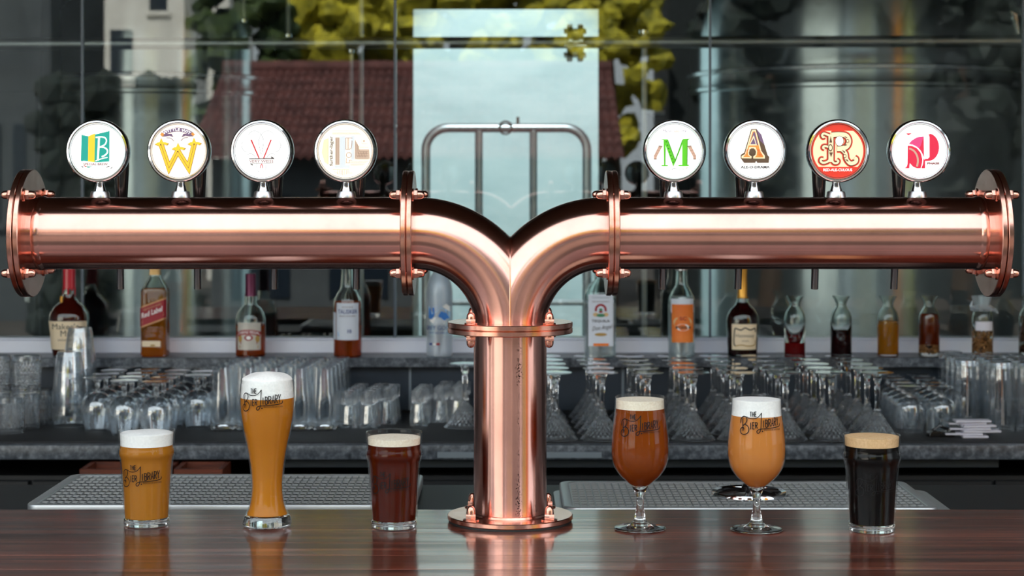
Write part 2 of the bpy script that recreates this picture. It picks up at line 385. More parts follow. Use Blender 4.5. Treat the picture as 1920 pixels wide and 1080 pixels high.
# splashback behind the back counter: wide dark panels with pale joint strips
wb = sbox('wall_back', M['black'], -4.0, 4.0, 5.20, 5.42, 0, ZL - 0.03)
seams = [-1.55, -0.88, -0.283, 0.308, 0.899, 1.49, 2.2]
for a, b in zip(seams[:-1], seams[1:]):
    MB().box(a + 0.004, b - 0.004, 5.185, 5.199, ZK + 0.006, ZL - 0.030).build('panel', M['navy'], wb)
for a in seams[1:-1]: MB().box(a - 0.0035, a + 0.0035, 5.183, 5.199, ZK + 0.006, ZL - 0.030).build('joint_strip', M['joint'], wb)
# window: white bottom rail, frameless panes with dark joints
win = struct(bpy.data.objects.new('window_1', None)); COL.objects.link(win)
MB().box(-3.9, 3.9, 5.30, 5.41, ZL, ZL + 0.036).box(-3.9, 3.9, 5.315, 5.40, ZL + 0.0365, ZL + 0.041).build('window_frame', M['frame'], win, bevel=(0.0015, 1))
pj = [-3.0, -2.13, wx(155, 5.35), wx(741, 5.35), wx(1331, 5.35), wx(1919, 5.35), 2.36, 3.2]
for a, b in zip(pj[:-1], pj[1:]):
    MB().box(a + 0.004, b - 0.004, 5.345, 5.355, ZL + 0.041, 2.70).build('pane', M['window'], win)
for a in pj[1:-1]: MB().box(a - 0.0035, a + 0.0035, 5.342, 5.358, ZL + 0.041, 2.70).build('glazing_joint', M['seal'], win)

# ------------------------------------------------------------------ bar, under-bar shelf, back counter
bar = thing('bar_counter', 'glossy red-brown wooden bar top of long planks under the beer glasses', 'bar counter', (0, 2.75, 0))
edges = [3.106, 3.02, 2.93, 2.82, 2.72, 2.62, 2.50, 2.36]
for a, b in zip(edges[1:], edges[:-1]):
    o = MB().box(-1.7, 1.7, -(b - a) / 2 + 0.0003, (b - a) / 2 - 0.0003, -0.042, 0).build('plank', M['wood'], bar, bevel=(0.0003, 1))
    o.location = (random.uniform(-0.02, 0.02), (a + b) / 2 - 2.75, ZB + random.uniform(-0.0003, 0.0))
MB().box(-1.68, 1.68, -0.33, -0.30, 0.0, ZB - 0.042).build('front_panel', M['wood'], bar)
MB().box(-1.68, 1.68, 0.30, 0.33, 0.0, ZB - 0.06).build('rear_panel', M['black'], bar)
sh = thing('under_bar_shelf', 'dark steel shelf behind the bar top carrying the drip trays', 'shelf', (0, 3.3, 0))
MB().box(-1.6, 1.6, -0.165, 0.20, ZB - 0.045, ZB - 0.022).build('shelf_board', M['black'], sh, bevel=(0.002, 1))
for x in (-1.5, -0.5, 0.5, 1.5): MB().box(x - 0.02, x + 0.02, 0.12, 0.16, 0, ZB - 0.045).build('leg', M['darksteel'], sh)

bc = thing('back_counter', 'grey granite back counter full of upturned glasses below the window', 'counter', (0, 4.9, 0))
MB().box(-2.4, 2.4, -0.35, 0.285, ZK - 0.039, ZK - 0.004).build('granite_top', M['granite'], bc, bevel=(0.003, 2))
MB().box(-2.4, 2.4, -0.27, 0.25, 0.05, ZK - 0.09).build('cabinet_body', M['black'], bc)
for i in range(8):
    x0 = -2.38 + i * 0.595
    d = MB().box(x0 + 0.004, x0 + 0.591, -0.292, -0.272, 0.1, ZK - 0.10).build('cabinet_door', M['black'], bc, bevel=(0.002, 1))
    MB().tube([(x0 + 0.56, -0.295, 0.80), (x0 + 0.56, -0.315, 0.79), (x0 + 0.56, -0.315, 0.69), (x0 + 0.56, -0.295, 0.68)], 0.005, 8).build('handle', M['darksteel'], d)
MB().box(-0.62, 1.2, -0.30, -0.26, ZK - 0.066, ZK - 0.041).build('lower_rail', M['dgrey'], bc, bevel=(0.002, 1))
MB().box(wx(820, 4.548), wx(1128, 4.548), -0.3535, -0.350, ZK - 0.034, ZK - 0.020).build('edge_strip', M['joint'], bc)
matt = MB().box(-2.38, 2.38, 4.585, 5.17, ZK - 0.004, ZK).build('rubber_bar_mat', M['mat'])
tag(matt, 'black textured rubber mat covering the granite back counter', 'mat')
lg = MB().box(-3.9, 3.9, 5.15, 5.42, ZL - 0.0265, ZL).build('bottle_ledge', M['granite'], bevel=(0.002, 1))
tag(lg, 'narrow grey granite ledge under the window carrying the bottles', 'ledge')
for i, (a, b) in enumerate(((165, 330), (338, 428))):
    Y = 4.52; c = thing('wooden_crate', ['wide red-brown wooden crate below the back counter, behind the golden pint', 'narrow red-brown wooden crate below the back counter, beside the tall wheat beer'][i], 'crate', (wx((a + b) / 2, Y), Y, 0.74), group='crates under the back counter')
    w = (b - a) * Y / F / 2
    for k in range(3): MB().box(-w, w, -0.09, -0.078, 0.002 + k * 0.078, 0.07 + k * 0.078).build('slat', M['crate'], c, bevel=(0.001, 1))
    for k in range(3): MB().box(-w, w, 0.03, 0.04, 0.002 + k * 0.078, 0.07 + k * 0.078).build('slat', M['crate'], c)
    for x in (-w, w - 0.012): MB().box(x, x + 0.012, -0.078, 0.03, 0, 0.226).build('end_board', M['crate'], c)
    MB().box(-w + 0.012, w - 0.012, -0.078, 0.03, 0.0, 0.01).build('base', M['crate'], c)
cr_sh = MB().box(-2.3, 0.0, 4.40, 4.58, 0.72, 0.739).build('crate_shelf', M['black'])
tag(cr_sh, 'black low shelf under the back counter holding two wooden crates', 'shelf')

# ------------------------------------------------------------------ drip trays
def rrect(x0, x1, y0, y1, r, n=6):
    out = []
    for cx, cy_, a0 in ((x1 - r, y1 - r, 0), (x0 + r, y1 - r, 90), (x0 + r, y0 + r, 180), (x1 - r, y0 + r, 270)):
        for k in range(n + 1):
            a = math.radians(a0 + 90 * k / n); out.append((cx + r * math.cos(a), cy_ + r * math.sin(a)))
    return out
def ring_prism(mb, outer, inner, z0, z1):
    n = len(outer); v = [(x, y, z1) for x, y in outer] + [(x, y, z1) for x, y in inner] + [(x, y, z0) for x, y in outer] + [(x, y, z0) for x, y in inner]
    f = []
    for i in range(n):
        j = (i + 1) % n
        f += [[i, j, n + j, n + i], [2 * n + i, 3 * n + i, 3 * n + j, 2 * n + j], [i, 2 * n + i, 2 * n + j, j], [n + i, n + j, 3 * n + j, 3 * n + i]]
    mb.add(v, f); return mb
def tray(name, label, x0, x1, y0, y1, base_ext=None):
    t = thing(name, label, 'drip tray', ((x0 + x1) / 2, (y0 + y1) / 2, ZB - 0.022), group='steel drip trays behind the bar')
    w, d = (x1 - x0) / 2, (y1 - y0) / 2
    rim = ring_prism(MB(), rrect(-w, w, -d, d, 0.022), rrect(-w + 0.017, w - 0.017, -d + 0.014, d - 0.014, 0.012), 0.004, 0.0225)
    rim.build('tray_rim', M['tray'], t, bevel=(0.0025, 2), ang=50)
    MB().prism(rrect(-w + 0.004, w - 0.004, -d + 0.004, d - 0.004, 0.02), 0.0, 0.006, lambda u, v, h: (u, v, h)).build('tray_pan', M['darksteel'], t)
    g = MB(); zt, gx = 0.021, w - 0.018; gy = d - 0.015
    nx = int(2 * gx / 0.0125); ny = 10
    for i in range(nx + 1):
        x = -gx + 2 * gx * i / nx; g.box(x - 0.0012, x + 0.0012, -gy, gy, zt - 0.003, zt)
    for j in range(ny + 1):
        y = -gy + 2 * gy * j / ny; g.box(-gx, gx, y - 0.0024, y + 0.0024, zt - 0.003, zt)
    go = g.build('grille', M['tray'], t); go['kind'] = 'stuff'
    MB().box(-gx, gx, -gy, gy, 0.010, 0.0115).build('dark_slot_backing', M['black'], t)  # solid black sheet, so the slots read as dark holes
    if base_ext:
        a, b = base_ext
        MB().prism(rrect(a - (x0 + x1) / 2, b - (x0 + x1) / 2, -d - 0.003, d + 0.02, 0.03), -0.0005, 0.0035, lambda u, v, h: (u, v, h)).build('tray_flange', M['tray'], t, bevel=(0.001, 1))
    return t
tray('drip_tray', 'long slotted steel drip tray behind the three beers left of the post', -0.822, -0.165, YB(947), YB(889))
tr = tray('drip_tray', 'slotted steel drip tray with a glass rinser, behind the stemmed beers', 0.086, 0.715, YB(952.5), YB(902), (0.075, 0.755))
cxr, cyr = wx(1404, YB(925)) - tr.location.x, YB(925) - tr.location.y
ri = MB().lathe([(0.056, 0.0215), (0.057, 0.025), (0.0645, 0.0265), (0.067, 0.0225), (0.067, 0.019)], 40, (cxr, cyr, 0)).build('rinser_ring', M['chrome'], tr)
rd = MB().lathe([(0, 0.0218), (0.056, 0.0222)], 40, (cxr, cyr, 0)).build('rinser_bowl', M['darksteel'], tr)
rc = MB()
for k in range(6):
    a = k * PI / 3 + 0.3
    rc.tube([(cxr, cyr, 0.028), (cxr + 0.03 * math.cos(a), cyr + 0.03 * math.sin(a), 0.027), (cxr + 0.056 * math.cos(a), cyr + 0.056 * math.sin(a), 0.0245)], 0.0032, 6)
rc.build('rinser_spider', M['black_gloss'], tr)
MB().lathe([(0, 0.026), (0.012, 0.0265), (0.013, 0.034), (0.009, 0.040), (0, 0.0415)], 16, (cxr, cyr, 0)).build('rinser_nozzle', M['black_gloss'], tr)
# ------------------------------------------------------------------ brewery behind the window
def tank(label, cx, Y, r, z_rim, z_top, fit, group='steel brewing tanks'):
    t = thing('brewing_tank', label, 'tank', (cx, Y, 0), group=group)
    body = [(0, 0.35), (r * 0.6, 0.42), (r * 0.97, 0.62), (r, 0.70), (r, z_rim - 0.075)]
    MB().lathe(body, 72).build('shell', M['tank'], t)
    MB().lathe([(r * 0.99, z_rim - 0.08), (r + 0.012, z_rim - 0.07), (r + 0.012, z_rim - 0.058), (r + 0.002, z_rim - 0.045), (r, z_rim - 0.01)], 72).build('lower_band', M['tank'], t)
    MB().lathe([(r, z_rim - 0.012), (r + 0.016, z_rim - 0.008), (r + 0.018, z_rim + 0.006), (r + 0.004, z_rim + 0.012)], 72).build('rim_band', M['steel'], t)
    dome = [(r, z_rim + 0.012)] + [(r * math.cos(a), z_top - 0.0 - (z_top - z_rim - 0.10) * (1 - math.sin(a))) for a in [k * PI / 24 for k in range(0, 13)]]
    dome[-1] = (0, dome[-1][1])
    MB().lathe(dome, 72).build('dome', M['tank'], t)
    for k in range(3):
        a = PI / 6 + k * 2 * PI / 3
        MB().tube([(r * 0.75 * math.cos(a), r * 0.75 * math.sin(a), 0.5), (r * 0.78 * math.cos(a), r * 0.78 * math.sin(a), 0)], 0.04, 12).build('leg', M['steel'], t)
    for (px, py, Yf, tilt) in fit:
        p = (wx(px, Yf) - cx, Yf - Y, wz(py, Yf))
        b = MB().lathe([(0, -0.16), (0.022, -0.16), (0.022, -0.02), (0.042, -0.02), (0.045, -0.008), (0.042, 0.0), (0.042, 0.012), (0.045, 0.02), (0.042, 0.03), (0.02, 0.03), (0.018, 0.05), (0, 0.05)], 20)
        b.xf(0, Matrix.Translation(p) @ Matrix.Rotation(tilt, 4, 'Y'))
        v = b.build('valve', M['chrome'], t)
        c = MB().tube([(0, 0, 0.05), (0.02, -0.01, 0.085), (0.08, -0.01, 0.09), (0.125, -0.01, 0.03)], [0.012, 0.011, 0.012, 0.009], 8)
        c.xf(0, Matrix.Translation(p) @ Matrix.Rotation(tilt, 4, 'Y')); c.build('valve_handle', M['steel'], v)
    return t
tank('big stainless steel brewing tank with a bright stripe, behind the R and P badges', wx(1605, 7.6), 7.6, 0.67, 2.085, 2.70, [(1848, 48, 7.25, 0.5), (1690, 8, 7.2, 0.0)])
tank('narrower stainless steel brewing tank standing behind the B and W badges', wx(300, 8.0), 8.0, 0.49, 2.09, 2.55, [(60, 40, 8.0, -0.6)])
pan = thing('sheet_panel', 'tall pale sheet metal panel standing behind the copper Y', 'panel', (wx(948.5, 8.0), 8.0, 0))
MB().box(-0.397, 0.397, -0.012, 0.012, 0.02, wz(18, 8.0)).build('sheet', M['panelw'], pan, bevel=(0.003, 1))
for x in (-0.33, 0.33): MB().box(x - 0.02, x + 0.02, -0.10, 0.10, 0, 0.02).build('foot', M['steel'], pan)
# tubular trolley frame in front of the panel
def arc(cx, cz, r, a0, a1, y, n=8): return [(cx + r * math.cos(math.radians(a0 + (a1 - a0) * k / n)), y, cz + r * math.sin(math.radians(a0 + (a1 - a0) * k / n))) for k in range(n + 1)]
YT = 7.6; tx = wx(949.5, YT)
tf = thing('trolley_frame', 'tubular steel trolley frame with rounded corners before the pale panel', 'trolley', (tx, YT, 0))
hw = (1105 - 794) / 2 * YT / F - 0.01; zt = wz(240, YT); rr = 0.09
MB().tube([(-hw, 0, 0.06), (-hw, 0, zt - rr)] + arc(-hw + rr, zt - rr, rr, 180, 90, 0)[1:] + arc(hw - rr, zt - rr, rr, 90, 0, 0) + [(hw, 0, 0.06)], 0.019, 12).build('outer_frame', M['steel_d'], tf)
for px in (898, 1000): MB().tube([(wx(px, YT) - tx, 0, 0.30), (wx(px, YT) - tx, 0, zt - 0.012)], 0.0165, 10).build('upright', M['steel_d'], tf)
for py in (567, 760): MB().tube([(-hw, 0, wz(py, YT)), (hw, 0, wz(py, YT))], 0.013, 10).build('cross_bar', M['steel_d'], tf)
MB().tube(arc(wx(948, YT) - tx, zt + 0.0, 0.026, 0, 360, -0.022, 16), 0.004, 6).build('ring', M['darksteel'], tf)
MB().box(wx(971, YT) - tx - 0.006, wx(971, YT) - tx + 0.006, -0.01, 0.01, zt + 0.01, zt + 0.045).build('latch', M['darksteel'], tf)
for x in (-hw, hw): MB().lathe([(0, -0.018), (0.05, -0.018), (0.055, -0.01), (0.055, 0.01), (0.05, 0.018), (0, 0.018)], 24, (x, 0, 0.056), ax='x').build('wheel', M['gasket'], tf)
# pipework
YP = 6.72
pp = thing('steam_pipe', 'long horizontal steel pipe with a clamp crossing behind the glass', 'pipe', (0, YP, 0))
MB().tube([(-3.9, 0, wz(86, YP)), (3.9, 0, wz(74, YP))], 0.0215, 16).build('pipe', M['steel_d'], pp)
cxp = wx(1078, YP); czp = wz(81, YP)
def teeth(a, z, r): return 0.008 * (1 if math.sin(a * 9) > 0 else -1) if r > 0.05 else 0
cl = MB().lathe([(0.022, -0.03), (0.056, -0.03), (0.060, -0.026), (0.060, -0.010), (0.042, -0.006), (0.042, 0.006), (0.060, 0.010), (0.060, 0.026), (0.056, 0.03), (0.022, 0.03)], 72, (cxp, 0, czp), ax='x', mod=teeth).build('pipe_union', M['steel'], pp)
for k in range(6):
    a = k * PI / 3 + 0.2; MB().tube([(cxp - 0.04, 0.05 * math.cos(a), czp + 0.05 * math.sin(a)), (cxp + 0.04, 0.05 * math.cos(a), czp + 0.05 * math.sin(a))], 0.007, 6).build('bolt', M['chrome'], cl)
for lab, px, Y, r, y0, hang in (('thin upright steel pipe behind the F badge, left of a twin pipe', 658, 7.3, 0.0075, 93, 0), ('thin upright steel pipe behind the F badge, reaching the top of the window', 677, 7.25, 0.009, -20, 0),
        ('thin upright steel pipe between the pale panel and the M badge', 1208, 7.2, 0.011, 57, 0), ('short upright steel pipe hanging at the top, left of the yellow trees', 540, 7.6, 0.010, 70, 1),
        ('short upright steel pipe hanging at the top above the V badge', 457, 7.6, 0.010, 42, 1)):
    z0, z1 = (wz(y0, Y), 4.3) if hang else (0.0, wz(y0, Y))
    t = thing('upright_pipe', lab, 'pipe', (wx(px, Y), Y, z0), group='thin upright pipes in the brewery'); h = z1 - z0
    MB().tube([(0, 0, 0), (0, 0, h)], r, 10).build('pipe', M['steel_d'], t)
    e = [(r, -0.002), (r * 1.7, 0.0), (r * 1.7, 0.012), (r, 0.015)] if hang else [(r, h - 0.015), (r * 1.7, h - 0.012), (r * 1.7, h), (0, h + 0.004)]
    MB().lathe(e, 12).build('end_fitting', M['chrome'], t)
    if px == 1208: MB().tube([(0, 0, wz(211, Y)), (0.08, 0, wz(211, Y))], 0.009, 8).build('branch', M['steel_d'], t)
wt = thing('control_cabinet', 'tall grey steel control cabinet standing beyond the glass beside the left tank', 'cabinet', (wx(97, 7.25) - 0.128, 7.25, 0))
MB().box(-0.35, 0.128, -0.15, 0.15, 0.05, 2.6).build('cabinet_body', M['dgrey'], wt, bevel=(0.005, 1))
d = MB().box(-0.34, 0.11, -0.165, -0.151, 0.1, 2.0).build('door', M['dgrey'], wt, bevel=(0.003, 1))
MB().box(0.07, 0.09, -0.185, -0.165, 1.2, 1.35).build('handle', M['steel'], d)
# unseen spot lamp, added only to brighten the pale panel
lm = thing('added_spot_lamp', 'added unseen spot lamp on the brewery roof, brightening the pale panel', 'lamp', (-0.02, 5.75, 4.2))
MB().box(-0.05, 0.05, -0.05, 0.05, 0.06, 0.10).tube([(0, 0, 0.06), (0, 0, -0.02)], 0.01, 8).build('mount', M['steel'], lm)
hd_ = MB().lathe([(0, 0.10), (0.05, 0.10), (0.06, 0.06), (0.075, -0.10), (0.071, -0.10), (0.056, 0.05), (0, 0.06)], 28)
aim = Vector((-0.02, 8.0, 1.62)) - Vector((-0.02, 5.75, 4.2)); hd_.xf(0, aim.to_track_quat('-Z', 'Y').to_matrix().to_4x4())
hd_.build('added_lamp_head', M['steel'], lm)
ld = bpy.data.lights.new('panel_fill_light', 'SPOT'); ld.energy = 560; ld.color = (0.84, 0.97, 1.0); ld.spot_size = math.radians(30); ld.spot_blend = 0.55; ld.shadow_soft_size = 0.03
lo = bpy.data.objects.new('panel_fill_light', ld); COL.objects.link(lo); lo.parent = lm; lo.rotation_euler = aim.to_track_quat('-Z', 'Y').to_euler(); lo.location = aim.normalized() * 0.05

# ------------------------------------------------------------------ the yard in front of the bar (seen mirrored in the window)
DV = 2 * 5.35
def mx_(px, d): return (px - CX) * (DV + d) / F
def mz(py, d): return ZC - (py - YH) * (DV + d) / F
def house():
    d0, d1 = 8.0, 10.4
    x0, x1 = mx_(380, 9), mx_(1160, 9)
    ze, zr = mz(300, d0), mz(137, d1)
    h = thing('tiled_house', 'low house with a red-brown clay tile roof, mirrored in the window', 'house', ((x0 + x1) / 2, -d0, 0))
    w = (x1 - x0) / 2
    MB().box(-w + 0.2, w - 0.2, -4.6, -0.35, 0, ze + 0.02).build('wall', M['bldg'], h)
    for k in range(4):
        wv = MB().box(-w + 0.4 + k * 1.0, -w + 1.0 + k * 1.0, -0.36, -0.33, 0.5, ze - 0.35).build('window', M['brown'], h)
    nrow = 10
    for s_ in (0, 1):
        for i in range(nrow):
            f0, f1 = i / nrow, (i + 1) / nrow + 0.03
            n = 150; vs = []; fs = []
            for j in range(n + 1):
                x = -w + 2 * w * j / n; b = 0.035 * abs(math.sin(j * PI / 3))
                for f, e in ((f0, 0.05), (f1, 0.01)):
                    y = -(d1 - d0) * f if not s_ else -(2 * (d1 - d0)) + (d1 - d0) * f
                    vs.append((x, y, ze + (zr - ze) * f + b + e)); vs.append((x, y, ze + (zr - ze) * f + b + e - 0.05))
            for j in range(n):
                a = 4 * j; b = a + 4
                fs += [[a, a + 2, b + 2, b], [a + 1, b + 1, b + 3, a + 3], [a, b, b + 1, a + 1]]
            MB_ = MB(); MB_.add(vs, fs); MB_.build('tile_course', M['tile'], h)
    MB().tube([(-w, -(d1 - d0), zr + 0.05), (w, -(d1 - d0), zr + 0.05)], 0.09, 10).build('ridge_cap', M['tile'], h)
house()
def tree(label, px, d, rx, zc_, rz_, m, n=60, seed=1):
    rg = random.Random(seed); t = thing('tree', label, 'tree', (mx_(px, d), -d, 0), group='trees beyond the tiled house')
    MB().tube([(0, 0, 0), (0.08, 0, zc_ * 0.5), (0, 0.05, zc_)], [0.14, 0.11, 0.06], 10).build('trunk', M['bark'], t)
    fo = MB(); bmx = bmesh.new(); bmesh.ops.create_icosphere(bmx, subdivisions=2, radius=1.0)
    bv = [v.co.copy() for v in bmx.verts]; bf = [[v.index for v in f.verts] for f in bmx.faces]; bmx.free()
    for k in range(n):
        a = rg.uniform(0, 2 * PI); u = rg.uniform(-1, 1); q = rg.uniform(0.35, 1) ** 0.5; c = math.sqrt(1 - u * u)
        p = Vector((rx * q * c * math.cos(a), rx * 0.8 * q * c * math.sin(a), zc_ + rz_ * q * u)); s_ = rg.uniform(0.16, 0.34) * min(rx, rz_)
        fo.add([p + v * (s_ * rg.uniform(0.65, 1.3)) for v in bv], bf)
    f = fo.build('foliage', M[m], t, ang=10); return t
for a in (('dark green tree at the left end of the tiled house roof', 455, 15.0, 0.7, 3.7, 1.7, 'leaf_g', 90, 1), ('broad yellow-green tree above the roof, left of the pale panel', 648, 16.6, 1.15, 4.0, 1.9, 'leaf_y', 110, 2),
          ('yellow-green tree above the roof, directly over the pale panel', 850, 15.0, 0.85, 4.0, 1.8, 'leaf_y', 90, 3), ('tall yellow-green tree over the right end of the panel', 1010, 17.2, 1.1, 4.4, 2.0, 'leaf_y', 100, 4),
          ('darker green tree at the roof gable, right of the pale panel', 1140, 15.0, 0.72, 3.6, 1.9, 'leaf_y', 90, 5), ('dark tree before the dark building, mirrored over the big tank', 1440, 10.5, 0.8, 2.9, 1.9, 'leaf_d', 80, 7),
          ('dark tree mirrored at the right edge of the window', 1800, 10.5, 0.8, 3.0, 1.9, 'leaf_d', 80, 8)): tree(*a)
for l, x, y, r_, m in (('yellow-green yard tree outside the picture, beyond the added timber post', 7.6, -4.5, 1.5, 'leaf_y'), ('green yard tree outside the picture on the left', -13.5, -3.0, 1.4, 'leaf_g'), ('dark yard tree outside the picture on the far right', 9.8, -8.0, 1.8, 'leaf_d'), ('dark yard tree outside the picture on the far left', -17.5, -9.0, 1.8, 'leaf_d')):
    t = tree(l, 960, -y, r_, 2.6, 2.2, m, 70, int(abs(x) * 10)); t.location.x = x; t['group'] = 'yard trees outside the picture'
def hedge(label, px, d, x0, x1, top, seed, n, m='leaf_d'):
    hd = thing('hedge', label, 'hedge', (mx_(px, d), -d, 0)); hb = MB(); rg = random.Random(seed)
    hb.box(x0 + 0.1, x1 - 0.1, -0.2, 0.15, 0, top - 0.2)
    for k in range(n):
        bmx = bmesh.new(); bmesh.ops.create_icosphere(bmx, subdivisions=1, radius=rg.uniform(0.12, 0.22))
        p = Vector((rg.uniform(x0, x1), rg.uniform(0.0, 0.25), rg.uniform(0.15, top - 0.14)))
        hb.add([p + v.co for v in bmx.verts], [[v.index for v in f.verts] for f in bmx.faces]); bmx.free()
    hb.build('foliage', M[m], hd, ang=10)
hedge('dark clipped hedge mirrored over the left tank, below the bright buildings', 250, 9.0, -1.0, 0.68, mz(128, 9.0), 5, 170)
def block(label, px0, px1, d, top, m, wins):
    w = (mx_(px1, d) - mx_(px0, d)) / 2
    b = thing('building', label, 'building', (mx_((px0 + px1) / 2, d), -d, 0), group='buildings beyond the yard')
    MB().box(-w, w, -3, 0, 0, top).build('wall', M[m], b)  # body
    MB().box(-w - 0.1, w + 0.1, -3.1, 0.1, top, top + 0.15).build('parapet', M[m], b)
    for (a, c, z0, z1) in wins:
        f = MB().box(-w + a * 2 * w, -w + c * 2 * w, -0.02, 0.03, z0, z1).build('window', M['brown'], b)
        MB().box(-w + a * 2 * w - 0.06, -w + c * 2 * w + 0.06, 0.0, 0.07, z0 - 0.08, z0).build('sill', M[m], f)
    return b
block('sunlit white building mirrored above the left tank', 130, 345, 24, 6.0, 'whitewall', [(0.36, 0.55, 3.7, 4.55), (0.05, 0.2, 3.2, 4.6), (0.7, 0.85, 4.9, 5.4)])
block('pale narrow building mirrored right of the sunlit white one', 388, 430, 22, 5.2, 'whitewall', [(0.3, 0.7, 3.9, 4.4)])
block('grey building mirrored at the left edge of the window', -60, 95, 12.0, 5.6, 'bldg', [(0.55, 0.7, 1.2, 2.4), (0.2, 0.4, 1.2, 2.4)])

block('tall dark clad building mirrored over the big tank', 1255, 2500, 16.5, 7.4, 'facade', [(0.1, 0.16, 1.2, 2.4), (0.25, 0.31, 1.2, 2.4)])
pt = thing('added_timber_post', 'added orange timber post out of view, for a stripe in the copper', 'post', (3.4, 0.6, 0))  # unseen post, added for the orange stripe mirrored in the copper
MB().box(-0.24, 0.24, -0.20, 0.20, 0, 3.4).build('shaft', M['timber'], pt, bevel=(0.01, 1)); MB().box(-0.28, 0.28, -0.24, 0.24, 3.4, 3.5).build('cap', M['timber'], pt)
block('added wide white building out of view on the left, brightening the tanks', -2300, -100, 24, 8.5, 'whitewall', [(0.1 + 0.2 * k, 0.18 + 0.2 * k, 2.6, 4.2) for k in range(4)])  # unseen bright wall, added for the pale bands on the tanks
# ------------------------------------------------------------------ copper beer tower
YT0 = 3.0; XT = -0.003
RP = 0.0579; RF = 0.1005; ZA = 1.5623; ZE = 1.4117; RB = ZA - ZE
tw = thing('beer_tower', 'Y-shaped copper beer tower of flanged pipes standing on the wooden bar', 'beer tower', (XT, YT0, ZB))
zA, zE = ZA - ZB, ZE - ZB
def uvx(co): return (co.x, math.atan2(co.y, co.z - zA) * 0.05)
def uvz(co): return (co.z, math.atan2(co.x, -co.y) * 0.05)
XM, XE = 0.1625, 0.766
for sgn in (-1, 1):
    MB().lathe([(RP, 0.154), (RP, XE)], 96, (0, 0, zA), ax='x' if sgn > 0 else '-x').build('arm_pipe', M['copper'], tw, uv=uvx)
    # weld collar by the end flange
    MB().lathe([(RP, XE - 0.022), (RP + 0.002, XE - 0.018), (RP + 0.002, XE - 0.012), (RP, XE - 0.009)], 64, (0, 0, zA), ax='x' if sgn > 0 else '-x').build('weld_collar', M['copper'], tw, uv=uvx)
    # elbow, cut on the mirror plane
    me = bpy.data.meshes.new('elbow'); bm = bmesh.new(); lay = bm.loops.layers.uv.new('UVMap')
    na, nb = 40, 96; g = []
    for i in range(na + 1):
        a = PI / 2 * i / na; row = []
        for j in range(nb):
            b = 2 * PI * j / nb; rho = RB + RP * math.cos(b)
            row.append(bm.verts.new((-RB + rho * math.sin(a), RP * math.sin(b), zE + rho * math.cos(a))))
        g.append(row)
    for i in range(na):
        for j in range(nb):
            j2 = (j + 1) % nb; f = bm.faces.new((g[i][j], g[i + 1][j], g[i + 1][j2], g[i][j2])); f.smooth = True
            for lp, (ii, jj) in zip(f.loops, ((i, j), (i + 1, j), (i + 1, j + 1), (i, j + 1))): lp[lay].uv = (ii * 0.006, jj * 0.002)
    bmesh.ops.bisect_plane(bm, geom=bm.verts[:] + bm.edges[:] + bm.faces[:], plane_co=(0, 0, 0), plane_no=(1, 0, 0), clear_outer=True)
    if sgn > 0:
        for v in bm.verts: v.co.x *= -1
    bmesh.ops.recalc_face_normals(bm, faces=bm.faces)
    # keep normals pointing out of the tube
    f = bm.faces[0]; c = f.calc_center_median(); ax_ = Vector((-RB if sgn < 0 else RB, 0, zE)); d = c - ax_; d.y = 0; d = d.normalized() * RB + ax_
    if (c - d).dot(f.normal) < 0: bmesh.ops.reverse_faces(bm, faces=bm.faces)
    bm.to_mesh(me); bm.free(); me.materials.append(M['copper'])
    eo = bpy.data.objects.new('elbow', me); COL.objects.link(eo); eo.parent = tw
    MB().lathe([(RP, RB - 0.0005), (RP, 0.154)], 96, (0, 0, zA), ax='x' if sgn > 0 else '-x').build('elbow_collar', M['copper'], tw, uv=uvx)
# weld bead along the crease where the elbows meet
pts = []
for k in range(25):
    h = 0.1442 * k / 24; rho = math.sqrt(RB ** 2 + h * h); y = RP ** 2 - (rho - RB) ** 2
    pts.append((0, -math.sqrt(max(y, 0)), zE + h))
MB().tube(pts, 0.0012, 8).build('weld_bead', M['copper_plain'], tw)
# post
MB().lathe([(RP + 0.0007, 0.010), (RP + 0.0007, zE - 0.0005)], 96).build('post', M['copper_post'], tw, uv=uvz)
MB().lathe([(RP, 0.0115), (RP + 0.0032, 0.0115), (RP + 0.002, 0.0145), (RP, 0.0155)], 64).build('post_weld', M['copper_plain'], tw)
def bolt(p, axis, g0, g1):
    """acorn nuts either side of a joint; g0..g1 is the plate stack along the axis"""
    b = MB()
    for s_, z in ((1, g1), (-1, g0)):
        st = len(b.v)
        b.lathe([(0, 0), (0.0100, 0), (0.0103, 0.0006), (0.0103, 0.0018), (0.0098, 0.0022), (0, 0.0022)], 20)
        b.lathe([(0, 0.0022), (0.0080, 0.0022), (0.0082, 0.003), (0.0082, 0.0075), (0.0074, 0.0085), (0, 0.0085)], 6)
        b.lathe([(0.0068, 0.0083), (0.0068, 0.0115), (0.0062, 0.0150), (0.0046, 0.0176), (0.0024, 0.0190), (0, 0.0194)], 16)
        b.xf(st, Matrix.Translation((0, 0, z)) @ Matrix.Scale(s_, 4, (0, 0, 1)))
    b.lathe([(0.0045, g0), (0.0045, g1)], 10)
    R = Matrix.Identity(4) if axis == 'z' else Matrix.Rotation(PI / 2, 4, 'Y')
    b.xf(0, Matrix.Translation(p) @ R)
    return b.build('bolt', M['copper_plain'], tw, ang=40)
RC = 0.0873 * math.sin(PI / 4)
TP = 0.0085
